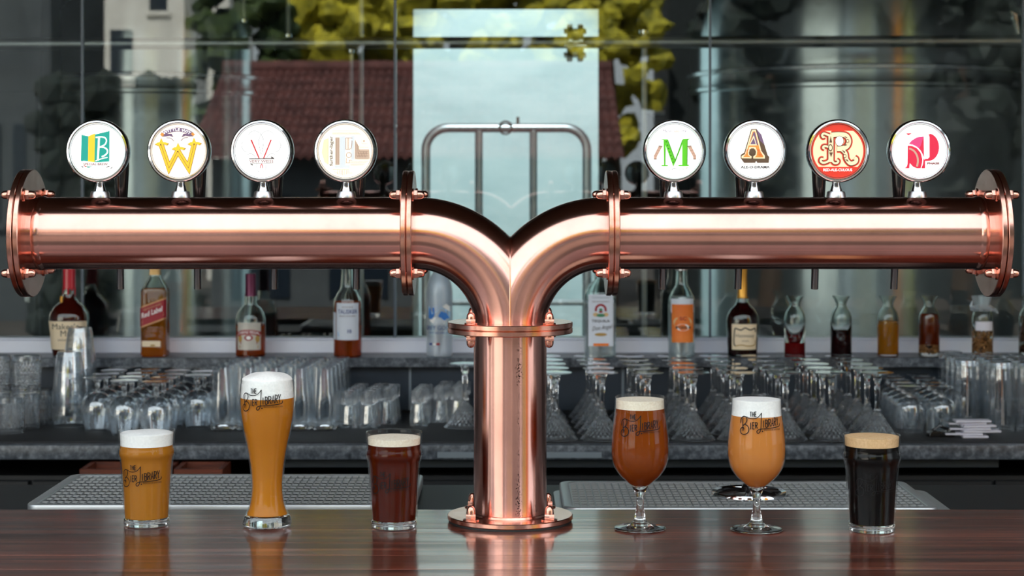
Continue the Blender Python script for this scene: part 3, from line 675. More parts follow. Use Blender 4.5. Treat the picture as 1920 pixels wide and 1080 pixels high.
for sgn in (-1, 1):
    for q in (XM - TP - 0.0004, XM + 0.0004):                       # mid flange pair
        mb = MB().lathe([(RP, 0), (RF - 0.0012, 0), (RF, 0.0012), (RF, TP - 0.0012), (RF - 0.0012, TP), (RP, TP)], 96, (sgn * q, 0, zA), ax='x' if sgn > 0 else '-x')
        mb.build('flange', M['copper_plain'], tw)
    for q in (XE - 0.001, XE + TP + 0.0002):                         # end flange pair
        MB().lathe([(RP - 0.001, 0), (RF + 0.0008, 0), (RF + 0.002, 0.0012), (RF + 0.002, TP - 0.0012), (RF + 0.0008, TP), (0, TP)], 96, (sgn * q, 0, zA), ax='x' if sgn > 0 else '-x').build('flange', M['copper_plain'], tw)
    MB().lathe([(0.058, XE + 2 * TP - 0.001), (0.0565, XE + 2 * TP + 0.003), (0.047, XE + 2 * TP + 0.0085), (0.03, XE + 2 * TP + 0.0125), (0.012, XE + 2 * TP + 0.014), (0, XE + 2 * TP + 0.0142)], 64, (0, 0, zA), ax='x' if sgn > 0 else '-x').build('end_cap', M['copper_plain'], tw)
    for dy in (-RC, RC):
        for dz in (-RC, RC):
            bolt((sgn * XM, dy, zA + dz), 'x', -TP - 0.0004, TP + 0.0004)
            bolt((sgn * (XE + TP - 0.0005), dy, zA + dz), 'x', -TP, TP + 0.0004)
for z in (zE - TP - 0.0006, zE - 0.0002 + 0.0003):
    MB().lathe([(RP, z), (RF - 0.0012, z), (RF, z + 0.0012), (RF, z + TP - 0.0012), (RF - 0.0012, z + TP), (RP, z + TP)], 96).build('flange', M['copper_plain'], tw)
MB().lathe([(RP, 0.0035), (RF - 0.0012, 0.0035), (RF, 0.0047), (RF, 0.0103), (RF - 0.0012, 0.0115), (RP, 0.0115)], 96).build('base_flange', M['copper_plain'], tw)
MB().lathe([(0.02, 0.0), (RF - 0.002, 0.0), (RF - 0.002, 0.0035), (0.02, 0.0035)], 64).build('gasket', M['gasket'], tw)
for dx in (-RC, RC):
    for dy in (-RC, RC):
        bolt((dx, dy, zE), 'z', -TP - 0.0006, TP + 0.0001)
        b = MB()
        b.lathe([(0, 0), (0.0125, 0), (0.0128, 0.0006), (0.0128, 0.0018), (0.0122, 0.0022), (0, 0.0022)], 24)
        b.lathe([(0, 0.0022), (0.0084, 0.0022), (0.0086, 0.003), (0.0086, 0.0095), (0.0078, 0.0105), (0, 0.0105)], 6)
        b.lathe([(0.0072, 0.0103), (0.0072, 0.0150), (0.0064, 0.0190), (0.0046, 0.0222), (0.0024, 0.0236), (0, 0.024)], 16)
        b.xf(0, Matrix.Translation((dx, dy, 0.0113))); b.build('bolt', M['copper_plain'], tw, ang=40)

# ------------------------------------------------------------------ tap badges on top of the arms
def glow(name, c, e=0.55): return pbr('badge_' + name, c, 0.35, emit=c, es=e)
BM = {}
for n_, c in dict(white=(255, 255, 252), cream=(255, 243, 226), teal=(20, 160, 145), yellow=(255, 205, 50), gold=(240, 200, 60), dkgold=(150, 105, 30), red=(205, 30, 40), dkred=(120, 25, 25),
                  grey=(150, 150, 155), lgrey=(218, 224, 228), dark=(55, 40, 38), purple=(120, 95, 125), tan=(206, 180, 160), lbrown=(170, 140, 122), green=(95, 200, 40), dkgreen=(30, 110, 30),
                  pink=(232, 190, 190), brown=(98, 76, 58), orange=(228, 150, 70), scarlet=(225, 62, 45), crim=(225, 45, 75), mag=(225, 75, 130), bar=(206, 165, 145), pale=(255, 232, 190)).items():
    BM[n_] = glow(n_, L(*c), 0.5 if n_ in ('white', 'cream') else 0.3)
BK = list(BM.values()); BI = {k: i for i, k in enumerate(BM)}
KU = 2.96 / F / 6.75
RIM = [(0, -0.0135), (0.040, -0.0135), (0.0465, -0.0125), (0.0495, -0.0095), (0.0503, -0.004), (0.0503, 0.004), (0.0497, 0.0085), (0.0478, 0.0112), (0.0455, 0.0116), (0.0438, 0.0102), (0.0427, 0.0075), (0.0424, 0.0060), (0, 0.0058)]
ZD = 1.6936
BX = [184.5, 336.5, 492, 648, 1264, 1415.5, 1570, 1722.5]
YD = 2.965
def badge(i, label, face, cxy, draw, side):
    zb = ZA + RP - 0.0006; X = wx(BX[i], YD)
    t = thing('tap_badge', label, 'tap badge', (X, YD + 0.012, zb), group='round tap badges on the copper tower')
    dz = ZD - zb
    MB().lathe([(0.0156, 0), (0.0156, 0.0012), (0.0146, 0.0075), (0.0136, 0.0098), (0.0115, 0.0102)], 32).build('stem_base', M['satin'], t)
    MB().lathe(smooth([(0.0100, 0.0098), (0.0093, 0.0120), (0.0078, 0.017), (0.0062, 0.023), (0.0058, 0.030), (0.0058, 0.042)], 3), 28, (0, 0, 0)).build('stem', M['chrome'], t)
    MB().lathe(RIM, 64, (0, -0.012, dz), ax='-y').build('rim', M['chrome'], t)
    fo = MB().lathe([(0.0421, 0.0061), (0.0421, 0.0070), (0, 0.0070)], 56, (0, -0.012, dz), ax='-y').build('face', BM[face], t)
    A = Art(lambda u, v, l: ((u - cxy[0]) * KU, -0.012 - 0.00705 - 0.00012 * l, dz + (cxy[1] - v) * KU))
    T = Art(A.fn); T.lay = 60
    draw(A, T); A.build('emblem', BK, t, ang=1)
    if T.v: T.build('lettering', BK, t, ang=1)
    return t
def T_(a, s, x0, y0, x1, y1, c, bold=0.0, m2=None): a.text(s, x0, y1, x1, y0, BI[c], bold, m2)   # y grows downwards in the drawing
def P_(a, pts, c): a.poly(pts, BI[c])
def S_(a, pts, w, c, n=0, w1=None): a.line(pts, w, BI[c], n, w1)
def d_book(a, t):
    S_(a, [(262, 255), (310, 236), (370, 205), (410, 178), (455, 165), (510, 178), (614, 206)], 5, 'grey', 3)
    P_(a, [(262, 255), (348, 272), (343, 594), (253, 584)], 'teal'); P_(a, [(348, 272), (432, 236), (426, 600), (343, 594)], 'yellow')
    P_(a, [(432, 250), (616, 206), (612, 600), (426, 600)], 'teal')
    P_(a, [(300, 245), (345, 268), (425, 236), (520, 228), (600, 204), (520, 184), (455, 170), (412, 184), (370, 212)], 'white')
    S_(a, [(484, 285), (478, 400), (468, 580)], 25, 'white', 2)
    S_(a, [(442, 288), (500, 280), (556, 290), (578, 325), (560, 375), (510, 402), (476, 410)], 17, 'white', 4)
    S_(a, [(476, 412), (540, 412), (585, 440), (588, 480), (560, 512), (518, 532)], 19, 'white', 4)
    S_(a, [(440, 585), (500, 562), (592, 538)], 13, 'white', 2)
    P_(a, [(285, 582), (440, 604), (632, 590), (618, 655), (440, 662), (300, 640)], 'white')
    P_(a, [(285, 637), (332, 652), (318, 664)], 'red'); P_(a, [(318, 654), (408, 656), (345, 670)], 'teal'); P_(a, [(248, 645), (286, 657), (280, 670)], 'dark')
    P_(a, [(562, 668), (622, 642), (612, 660)], 'dark'); P_(a, [(618, 682), (662, 656), (645, 678)], 'dark')
    T_(t, 'SPECIAL BREW', 296, 610, 606, 642, 'dkred', 0.02)
def d_w(a, t):
    cx0, cy0, R = 447, 513, 328
    def m2(x, y):
        th = (x - 447) / R; r = R + (185 - y); return (cx0 + r * math.sin(th), cy0 - r * math.cos(th))
    arcp = [m2(x, 185) for x in range(238, 660, 18)]
    S_(a, arcp, 50, 'purple')
    P_(a, [m2(222, 205), m2(262, 205), m2(262, 165), m2(222, 165)], 'orange'); P_(a, [m2(632, 205), m2(672, 205), m2(672, 165), m2(632, 165)], 'orange')
    P_(a, [(250, 275), (300, 240), (372, 236), (397, 282), (350, 264), (300, 272)], 'purple'); P_(a, [(650, 270), (600, 232), (524, 236), (497, 284), (548, 262), (600, 272)], 'purple')
    S_(a, [(308, 288), (360, 294), (405, 330)], 7, 'purple', 4); S_(a, [(580, 284), (530, 290), (490, 326)], 7, 'purple', 4)
    fl = [(-75, 25), (-38, 2), (-20, 2), (0, -50), (22, 0), (45, 0), (92, 15), (68, 38), (30, 24), (0, 52), (-40, 40)]
    W_ = [(236, 360), (342, 672), (453, 455), (588, 672), (662, 360)]
    for w, c, e in ((66, 'dkgold', 1.1), (55, 'yellow', 1.0)):
        S_(a, W_, w, c)
        for x, y in ((242, 345), (455, 405), (656, 342)): P_(a, [(x + p * e, y + q * e) for p, q in fl], c)
    S_(a, W_, 26, 'gold'); S_(a, W_, 5, 'dkgold')
    for x, y in ((238, 378), (453, 462), (660, 370)): a.disc(x, y, 8, BI['dark'], 10)
    T_(t, 'WITTLE WIT', 262, 168, 632, 204, 'white', 0.02, m2)
def d_v(a, t):
    for s_ in (-1, 1):
        def f(p): return [(460 + s_ * x, y) for x, y in p]
        S_(a, f([(-158, 255), (-150, 232), (-110, 205), (-60, 205), (-10, 235), (25, 300), (28, 370), (12, 460), (5, 500)]), 5, 'grey', 5)
        S_(a, f([(225, 330), (248, 372), (235, 430), (205, 458), (160, 460)]), 5, 'grey', 5)
        S_(a, f([(70, 545), (95, 505), (140, 490), (180, 505)]), 5, 'grey', 5)
        S_(a, f([(56, 618), (60, 670), (40, 712), (10, 716)]), 4, 'grey', 5)
    S_(a, [(333, 312), (435, 547)], 17, 'red', 0, 14); S_(a, [(588, 311), (492, 547)], 14, 'red')
    S_(a, [(308, 554), (628, 550)], 10, 'dark'); S_(a, [(318, 612), (625, 610)], 4, 'dark')
    P_(a, [(585, 520), (624, 546), (590, 546)], 'dark'); P_(a, [(318, 620), (358, 642), (352, 620)], 'dark')
    S_(a, [(450, 672), (458, 635), (472, 618)], 8, 'red'); S_(a, [(484, 672), (478, 640), (466, 618)], 8, 'red')
    T_(t, 'VERY WEISS', 318, 570, 622, 604, 'dkred', 0.01)
def d_f(a, t):
    for y in (205, 225, 240, 255): S_(a, [(300, y), (620 + (y - 205), y)], 4, 'tan')
    P_(a, [(395, 272), (470, 268), (470, 640), (525, 640), (525, 678), (330, 676), (332, 642), (395, 640)], 'lgrey')
    P_(a, [(540, 268), (585, 268), (585, 575), (560, 585), (540, 585)], 'lgrey')
    P_(a, [(345, 292), (390, 292), (390, 632), (345, 632)], 'tan'); S_(a, [(345, 292), (390, 292), (390, 632), (345, 632), (345, 292)], 5, 'lbrown'); S_(a, [(358, 305), (358, 620)], 5, 'lbrown'); S_(a, [(376, 305), (376, 620)], 5, 'lbrown')
    P_(a, [(195, 320), (250, 300), (250, 630), (205, 600), (170, 480)], 'pale'); S_(a, [(250, 290), (250, 630)], 4, 'tan')
    for k in range(3): S_(a, [(474 + k * 18, 440), (474 + k * 18, 295), (560 - k * 14, 295)], 6, 'lbrown')
    S_(a, [(512, 440), (540, 425), (550, 380), (552, 330)], 7, 'lbrown', 3); S_(a, [(474, 440), (520, 440)], 6, 'lbrown')
    S_(a, [(512 + 32 * math.cos(k * PI / 8), 512 + 32 * math.sin(k * PI / 8)) for k in range(17)], 7, 'lbrown')
    S_(a, [(480, 550), (480, 610), (520, 610), (520, 575), (545, 575)], 6, 'lbrown')
    P_(a, [(590, 318), (640, 405), (640, 440), (770, 440), (775, 560), (590, 560)], 'tan')
    for k in range(4): S_(a, [(595 + k * 14, 320 + k * 26), (600 + k * 14, 555 - k * 30), (760, 555 - k * 30)], 5, 'lbrown')
    for k in range(6): S_(a, [(640 + k * 20, 470), (625 + k * 20, 540)], 6, 'lbrown')
    for k in range(4): S_(a, [(530, 590 + k * 17), (760 - k * 22, 590 + k * 17)], 5, 'tan')
    S_(a, [(680, 310), (680, 370), (750, 370)], 4, 'tan'); a.disc(705, 335, 14, BI['tan'], 12)
    S_(a, [(640, 400), (760, 400)], 4, 'tan'); S_(a, [(650, 420), (765, 420)], 4, 'lbrown')
    for k in range(7): S_(a, [(372 + k * 22, 700), (372 + k * 22, 768 - abs(k - 3) * 6)], 5, 'bar')
    S_(a, [(310, 695), (520, 695)], 5, 'tan'); S_(a, [(330, 720), (380, 745), (380, 765)], 5, 'tan'); S_(a, [(520, 700), (520, 740), (560, 740)], 4, 'tan')
    def rot(x, y): return (322 - (y - 275) * 1.0, x)
    T_(t, 'further-lager', 650, 272, 275, 326, 'dark', 0.012, lambda x, y: (272 + (y - 272), x))
def d_m(a, t):
    for s_ in (-1, 1):
        def f(p): return [(485 + s_ * x, y) for x, y in p]
        S_(a, f([(190, 310), (230, 330), (262, 360), (240, 385), (205, 380)]), 4, 'pink', 4)
        S_(a, f([(150, 560), (190, 600), (235, 625), (262, 590), (235, 560), (212, 585)]), 4, 'pink', 4)
        S_(a, f([(18, 500), (-2, 470), (-70, 330), (-80, 300), (-190, 300)]), 4, 'pink', 3)
        S_(a, f([(100, 270), (50, 262), (8, 290)]), 4, 'pink', 4)
        P_(a, f([(160, 402), (206, 398), (266, 520), (266, 562), (232, 562), (228, 530)]), 'bar')
        for k in range(4): S_(a, f([(168 + k * 22, 425 + k * 34), (212 + k * 18, 415 + k * 34)]), 5, 'lbrown')
        S_(a, f([(158, 402), (206, 396)]), 8, 'brown'); S_(a, f([(230, 562), (268, 562)]), 8, 'brown')
    G = 'green'
    P_(a, [(340, 316), (365, 316), (362, 640), (346, 640)], G); P_(a, [(312, 640), (398, 640), (392, 652), (318, 652)], G); P_(a, [(300, 314), (345, 312), (345, 322)], G)
    P_(a, [(338, 314), (392, 314), (492, 585), (463, 658)], G); P_(a, [(576, 318), (600, 318), (486, 606), (472, 606)], G)
    P_(a, [(578, 314), (641, 312), (634, 645), (575, 645)], G); P_(a, [(524, 640), (662, 636), (655, 650), (530, 652)], G); P_(a, [(575, 310), (680, 308), (640, 324)], G)
    S_(a, [(392, 318), (492, 590)], 6, 'dkgreen'); S_(a, [(641, 312), (636, 640)], 6, 'dkgreen'); S_(a, [(576, 330), (478, 604)], 4, 'dkgreen'); S_(a, [(362, 430), (360, 636)], 4, 'dkgreen')
    for k in range(7): a.disc(372 + k * 14.5, 345 + k * 43, 8, BI['dkgreen'], 8)
    S_(a, [(330, 690), (400, 708), (455, 690), (480, 678), (520, 700), (600, 690), (660, 665)], 4, 'grey', 4); S_(a, [(440, 690), (500, 680)], 5, 'grey'); S_(a, [(540, 684), (650, 672)], 6, 'pink')
    T_(t, 'Ment', 326, 192, 436, 226, 'purple'); T_(t, '-ale-', 446, 192, 556, 226, 'lbrown'); T_(t, 'ity', 566, 190, 628, 234, 'purple')
def d_a(a, t):
    out = [(432, 195), (500, 192), (562, 265), (642, 525), (662, 545), (655, 620), (342, 620), (300, 562), (300, 520), (345, 490)]
    S_(a, [(422, 188), (510, 184), (574, 262), (654, 520), (672, 545), (664, 634), (336, 634), (286, 566), (290, 512), (336, 484), (422, 188)], 4, 'bar')
    P_(a, out, 'brown'); P_(a, [(500, 196), (562, 268), (600, 395), (545, 340)], 'purple')
    P_(a, [(440, 205), (490, 202), (562, 470), (606, 530), (606, 566), (458, 566), (458, 540), (486, 520), (494, 480), (480, 450), (420, 450), (404, 490), (408, 520), (440, 540), (436, 564), (310, 562), (312, 534), (352, 510)], 'pale')
    P_(a, [(452, 225), (482, 222), (546, 475), (586, 535), (586, 552), (474, 552), (500, 528), (510, 470), (486, 420), (408, 420), (388, 480), (394, 520), (424, 548), (328, 548), (366, 515)], 'orange')
    P_(a, [(462, 232), (478, 232), (520, 395), (410, 395)], 'purple')
    P_(a, [(465, 270), (505, 400), (402, 400)], 'pale'); P_(a, [(465, 305), (490, 385), (420, 385)], 'purple')
    for k in range(6): S_(a, [(400 - k * 9, 450 + k * 16), (372 - k * 6, 450 + k * 16)], 4, 'scarlet'); S_(a, [(500 + k * 5, 450 + k * 16), (545 + k * 6, 450 + k * 16)], 4, 'scarlet')
    P_(a, [(410, 455), (430, 438), (465, 438), (482, 460), (478, 500), (456, 515), (456, 560), (440, 560), (440, 515), (412, 500)], 'brown')
    P_(a, [(482, 614), (494, 600), (506, 614), (494, 622)], 'white')
    T_(t, 'ALE-O-DRAMA', 294, 656, 660, 692, 'dark', 0.03)
def d_r(a, t):
    R = 318; cx_, cy_ = 485, 470; pts = []
    for k in range(41):
        y = 215 + (672 - 215) * k / 40; pts.append((cx_ + math.sqrt(max(R * R - (y - cy_) ** 2, 0)), y))
    pts += [(2 * cx_ - x, y) for x, y in pts[::-1]]
    P_(a, pts, 'pale')
    ss = [([(392, 262), (392, 610)], 62), ([(400, 268), (500, 262), (585, 278), (618, 345), (590, 415), (520, 440), (470, 442)], 58), ([(520, 445), (575, 500), (590, 575), (640, 628), (700, 610), (712, 575), (690, 558)], 46),
          ([(375, 275), (340, 262), (300, 250), (280, 272), (292, 296), (312, 288)], 26), ([(368, 425), (330, 410), (300, 412), (292, 432), (312, 442)], 24),
          ([(372, 585), (340, 610), (290, 620), (262, 598), (270, 572), (294, 574)], 26), ([(405, 590), (430, 622), (470, 622), (484, 598), (464, 584)], 24)]
    for e, c in ((44, 'scarlet'), (16, 'brown'), (0, 'pale')):
        for p, w in ss: S_(a, p, w + e, c, 5)
    S_(a, [(448 + 0, 345)] + [(498 + 52 * math.cos(PI + k * PI / 10), 345 + 62 * math.sin(PI + k * PI / 10)) for k in range(1, 21)], 8, 'brown'); a.disc(498, 345, 50, BI['white'], 20, 60)
    for p in ([(388, 280), (405, 365), (370, 365)], [(368, 488), (415, 488), (392, 548)], [(555, 282), (600, 300), (580, 306)], [(552, 408), (600, 395), (572, 386)], [(528, 455), (570, 480), (560, 500)], [(566, 578), (602, 580), (612, 610)]): P_(a, p, 'brown')
    for x, y, r, q in ((383, 430, 28, 46), (600, 344, 20, 24), (564, 535, 20, 24)): a.disc(x, y, r, BI['brown'], 16, q); a.disc(x, y, r * 0.66, BI['pale'], 16, q * 0.7)
    T_(t, 'RED-ALE-CULOUS', 288, 692, 654, 728, 'white', 0.025)
def d_p(a, t):
    cc = [(600 + 130 * math.cos(math.radians(q)), 425 + 172 * math.sin(math.radians(q))) for q in range(-88, 92, 6)]
    P_(a, [(580, 246), (610, 262)] + cc[1:] + [(550, 600), (550, 574), (590, 570), (610, 548), (610, 300), (600, 262)], 'crim')
    P_(a, [(535, 290), (450, 300), (385, 340), (348, 384), (395, 392), (450, 420), (500, 470), (530, 530), (540, 560)], 'mag')
    P_(a, [(535, 290), (540, 560), (520, 500), (480, 440), (500, 400)], 'crim')
    P_(a, [(335, 405), (390, 410), (450, 438), (500, 500), (518, 575), (515, 640), (498, 690), (450, 690), (400, 670), (360, 625), (352, 690), (292, 690), (318, 676), (330, 640)], 'crim')
    S_(a, [(352, 440), (410, 470), (450, 530), (462, 600), (450, 670)], 24, 'bar', 4)
    S_(a, [(345, 395), (420, 412), (480, 460), (515, 525), (525, 600), (505, 690)], 15, 'white', 4)
    P_(a, [(535, 560), (552, 600), (552, 690), (506, 690), (525, 640)], 'crim')
    P_(a, [(312, 250), (382, 250), (340, 274)], 'crim'); S_(a, [(345, 246), (580, 246)], 4, 'pink')
    T_(t, 'PHASE', 570, 616, 722, 644, 'dkred', 0.05)
LB = [('round tap badge with a teal and yellow book and the letter B', 'white', (462, 458), d_book), ('round tap badge with a big golden letter W', 'cream', (462, 455), d_w),
      ('white round tap badge with two thin red strokes forming a V', 'white', (468, 455), d_v), ('pale round tap badge with an art deco letter F in beige lines', 'cream', (465, 460), d_f),
      ('white round tap badge with a bright green letter M', 'white', (480, 460), d_m), ('white round tap badge with a brown and orange block letter A', 'white', (488, 470), d_a),
      ('red round tap badge with an ornate cream letter R', 'scarlet', (485, 470), d_r), ('white round tap badge with a crimson letter P', 'white', (485, 472), d_p)]
for i, (l, f, c, d) in enumerate(LB): badge(i, l, f, c, d, -1 if i < 4 else 1)
# ------------------------------------------------------------------ taps on the far side of the arms
TX = [229, 374, 519, 664, 1235, 1378, 1523, 1669]
HX = [235, 379, 522, 675, 1246, 1387, 1530, 1678]
YTAP = 3.165
tap0 = None
for i, nm in enumerate('BWVFMARP'):
    side = -1 if i < 4 else 1
    lb = 'black-handled beer tap behind the copper arm, serving the %s badge' % nm
    X = wx(HX[i], YTAP); loc = (X, YTAP, ZA)
    if tap0 is None:
        tap0 = thing('beer_tap', lb, 'beer tap', loc, group='beer taps behind the copper arms')
        MB().tube([(0, -0.109, 0), (0, -0.04, 0)], 0.011, 14).build('shank', M['chrome'], tap0)
        MB().lathe([(0, -0.045), (0.009, -0.045), (0.0115, -0.03), (0.013, -0.015), (0.0145, 0), (0.013, 0.018), (0.010, 0.03), (0.008, 0.045), (0, 0.045)], 20, (0, -0.03, 0)).build('tap_body', M['chrome'], tap0)
        MB().tube([(-0.004, -0.03, -0.04), (-0.0045, -0.02, -0.055), (-0.005, -0.015, -0.098)], 0.0062, 12).build('spout', M['darksteel'], tap0)
        MB().lathe(smooth([(0, 0.040), (0.0085, 0.040), (0.0098, 0.055), (0.0115, 0.085), (0.0126, 0.108), (0.0120, 0.122), (0.0085, 0.132), (0.003, 0.1365), (0, 0.137)], 3), 24, (0, -0.03, 0)).build('handle', M['black_gloss'], tap0)
    else: dup(tap0, loc, 0, lb)
# ------------------------------------------------------------------ glasses of beer on the bar
LT = {'T': [[(0, 1), (1, 1)], [(.5, 1), (.5, 0)]], 'H': [[(0, 1), (0, 0)], [(1, 1), (1, 0)], [(0, .52), (1, .52)]], 'E': [[(1, 1), (0, 1), (0, 0), (1, 0)], [(0, .52), (.8, .52)]], 'I': [[(.5, 1), (.5, 0)]],
      'R': [[(0, 0), (0, 1), (.8, .95), (1, .78), (.85, .55), (0, .48)], [(.35, .5), (1, 0)]], 'B': [[(0, 0), (0, 1), (.8, .95), (.9, .78), (.75, .56), (0, .52)], [(.7, .54), (1, .35), (.95, .1), (.7, 0), (0, 0)]],
      'A': [[(0, 0), (.5, 1), (1, 0)], [(.2, .35), (.8, .35)]], 'Y': [[(0, 1), (.5, .5), (1, 1)], [(.5, .5), (.5, 0)]]}
def logo(a):
    """hand-lettered THE BIER LIBRARY, drawn in the units of a 5.7x enlargement, y downwards"""
    def w(s, x0, x1, top, bot, gap, th):
        n = len(s); cw = (x1 - x0 - gap * (n - 1)) / n
        for k, ch in enumerate(s):
            xa = x0 + k * (cw + gap); fx = (xa - x0) / (x1 - x0)
            ta, ba = top[0] + (top[1] - top[0]) * fx, bot[0] + (bot[1] - bot[0]) * fx
            for st in LT[ch]: a.line([(xa + u * cw, ba + (ta - ba) * v) for u, v in st], th, 0)
    w('THE', 533, 598, (484, 480), (530, 528), 9, 7)
    a.line([(497, 531), (520, 545), (560, 549), (600, 541), (630, 516), (648, 490)], 7, 0, 4)
    a.line([(648, 490), (644, 560), (638, 650), (622, 686), (604, 690), (598, 674), (616, 656), (660, 648), (760, 642), (840, 634), (862, 622), (865, 604)], 8, 0, 4)
    a.line([(455, 552), (452, 600), (455, 676)], 8, 0, 2)
    a.line([(430, 600), (436, 555), (465, 530), (492, 536), (500, 565), (484, 598), (455, 622)], 9, 0, 5)
    a.line([(470, 606), (502, 620), (518, 650), (508, 688), (470, 708), (436, 700), (424, 672), (438, 645), (462, 642), (466, 660)], 9, 0, 5)
    w('IER', 528, 605, (588, 584), (654, 642), 9, 8)
    w('IBRARY', 654, 842, (566, 534), (636, 618), 9, 8)
    a.disc(655, 672, 7, 0, 8)
    a.text('BREWHOUSE & KITCHEN', 672, 668, 866, 652, 0)
def beer(name, label, loc, outer, zb, t, ztop_beer, foam, beer_m, foam_m, lz, lw, loff=0.0, stem=None, cat='glass of beer', group=None, dome=0.004):
    """outer: outer profile (r, z) from the bowl's floor zb up to the rim"""
    g = thing(name, label, cat, loc, group=group)
    op = [p for p in outer if p[1] >= zb - 1e-6]
    ru = op[-1]
    inner = [(max(r - t, 0.0005), z) for r, z in op]
    wall = op + [(ru[0] - t * 0.3, ru[1] + t * 0.5), (ru[0] - t * 0.8, ru[1] + t * 0.4)] + inner[::-1] + [op[0]]
    MB().lathe(wall, 64).build('glass_wall', M['glass'], g)
    if stem:
        MB().lathe(stem[0], 48).build('stem', M['solid'], g)
        MB().lathe(stem[1], 56).build('foot', M['solid'], g)
    else:
        bp = [(0, 0.0012), (op[0][0] * 0.75, 0.0012)] + [p for p in outer if p[1] <= zb + 1e-6] + [(op[0][0] - t, zb), (op[0][0] * 0.5, zb - 0.0012), (0, zb - 0.0016)]
        MB().lathe(bp, 56).build('glass_base', M['solid'], g)
    e = 0.00025
    ip = [(r - e, z) for r, z in inner]
    z0 = zb + 0.0006
    lp = [(0, z0)] + [(rad(ip, z0), z0)] + [p for p in ip if z0 < p[1] < ztop_beer] + [(rad(ip, ztop_beer), ztop_beer), (0, ztop_beer)]
    MB().lathe(lp, 56).build('beer', M[beer_m], g)
    fb = ztop_beer + 0.0002; n = 7; rt = rad(ip, min(foam, ru[1])) if foam <= ru[1] else ru[0] - t * 0.6
    fp = [(0, fb), (rad(ip, fb), fb)] + [p for p in ip if fb < p[1] < foam - 0.0005] + [(rt, foam)] + [(rt * math.cos(k * PI / 2 / n), foam + dome * math.sin(k * PI / 2 / n)) for k in range(1, n)] + [(0, foam + dome)]
    rg = random.Random(len(label))
    ph = [rg.uniform(0, 6) for _ in range(4)]
    fo = MB().lathe(fp, 56, mod=lambda a, z, r: (0.0 if z < foam else 0.0))
    for i, (x, y, z) in enumerate(fo.v):
        if z > foam + 1e-6: fo.v[i] = (x, y, z + dome * 0.13 * math.sin(x * 120 + ph[2]) * math.sin(y * 100 + ph[3]))
    fo.build('foam', M[foam_m], g)
    K = lw / (866 - 424)
    def put(u, v, l):
        x = (u - 645) * K + loff; z = lz - (v - 594) * K; r = rad(op, z); th = x / r
        return ((r + 0.0003) * math.sin(th), -(r + 0.0003) * math.cos(th), z)
    A = Art(put); logo(A); A.build('printed_lettering', M['print'], g, ang=60)
    return g
M['b_gold'] = liquid('hazy_golden_beer', L(198, 130, 42), 0.0)
M['b_wheat'] = liquid('hazy_wheat_beer', L(214, 138, 42), 0.0)
M['b_red'] = liquid('red_ale', L(98, 30, 11), 0.22, L(170, 50, 20))
M['b_amber'] = liquid('amber_ale', L(166, 82, 24), 0.25, L(205, 95, 30))
M['b_pale'] = liquid('hazy_pale_ale', L(226, 150, 76), 0.0)
M['b_stout'] = liquid('stout', (0.004, 0.003, 0.003, 1), 0.0)
nonic = smooth([(0.0335, 0.0), (0.0352, 0.0015), (0.0358, 0.006), (0.0366, 0.020), (0.0383, 0.05), (0.0400, 0.08), (0.0414, 0.098), (0.0427, 0.106), (0.0446, 0.1115), (0.0453, 0.116), (0.0446, 0.121), (0.0436, 0.126), (0.0440, 0.138), (0.0447, 0.1493)], 3)
def bar(px, py): Y = YB(py); return (wx(px, Y), Y, ZB + 0.0002)
beer('pint_of_beer', 'pint of hazy golden beer with thick white foam, first glass from the left', bar(275, 984), nonic, 0.0125, 0.0022, 0.127, 0.1455, 'b_gold', 'foam', 0.0825, 0.068, -0.002)
weiss = smooth([(0.0352, 0.0), (0.0380, 0.002), (0.0386, 0.006), (0.0372, 0.013), (0.0338, 0.020), (0.0300, 0.029), (0.0272, 0.041), (0.0257, 0.056), (0.0258, 0.076), (0.0285, 0.101), (0.0331, 0.128), (0.0384, 0.153), (0.0426, 0.178), (0.0440, 0.196), (0.0434, 0.213), (0.0418, 0.2312)], 3)
beer('tall_wheat_beer', 'tall curved glass of cloudy wheat beer with foam domed above the rim', bar(501, 986), weiss, 0.0185, 0.0018, 0.2034, 0.231, 'b_wheat', 'foam', 0.2035, 0.070, -0.004, dome=0.0125)
beer('pint_of_beer', 'pint of dark red ale with cream foam beside the copper post', bar(739, 988), nonic, 0.0125, 0.0022, 0.131, 0.1415, 'b_red', 'foam_cream', 0.0745, 0.068, -0.004, dome=0.0015)
bowl = smooth([(0.0055, 0.0672), (0.0141, 0.0690), (0.0221, 0.0752), (0.0327, 0.0855), (0.0408, 0.098), (0.0446, 0.1111), (0.0459, 0.1262), (0.0451, 0.1436), (0.0427, 0.1652), (0.0398, 0.1869), (0.0390, 0.2077)], 4)
stem = (smooth([(0, 0.0668), (0.006, 0.0668), (0.0128, 0.0672), (0.0100, 0.0615), (0.0078, 0.056), (0.0060, 0.0495), (0.0057, 0.040), (0.0060, 0.032), (0.0075, 0.024), (0.0096, 0.0150), (0.0100, 0.0125), (0, 0.0122)], 2),
        smooth([(0, 0.0122), (0.0102, 0.0122), (0.0150, 0.0085), (0.0225, 0.0052), (0.0330, 0.0036), (0.0398, 0.0030), (0.0403, 0.0018), (0.0395, 0.0004), (0.025, 0.0006), (0, 0.0012)], 2))
beer('stemmed_beer_glass', 'stemmed tulip glass of clear amber ale with white foam', bar(1200, 992), bowl, 0.0672, 0.0013, 0.1896, 0.2035, 'b_amber', 'foam_cream', 0.167, 0.066, -0.002, stem, dome=0.0008)
beer('stemmed_beer_glass', 'stemmed tulip glass of cloudy orange pale ale with black printed lettering', bar(1418.5, 994), bowl, 0.0672, 0.0013, 0.180, 0.2045, 'b_pale', 'foam', 0.172, 0.068, 0.002, stem, dome=0.0012)
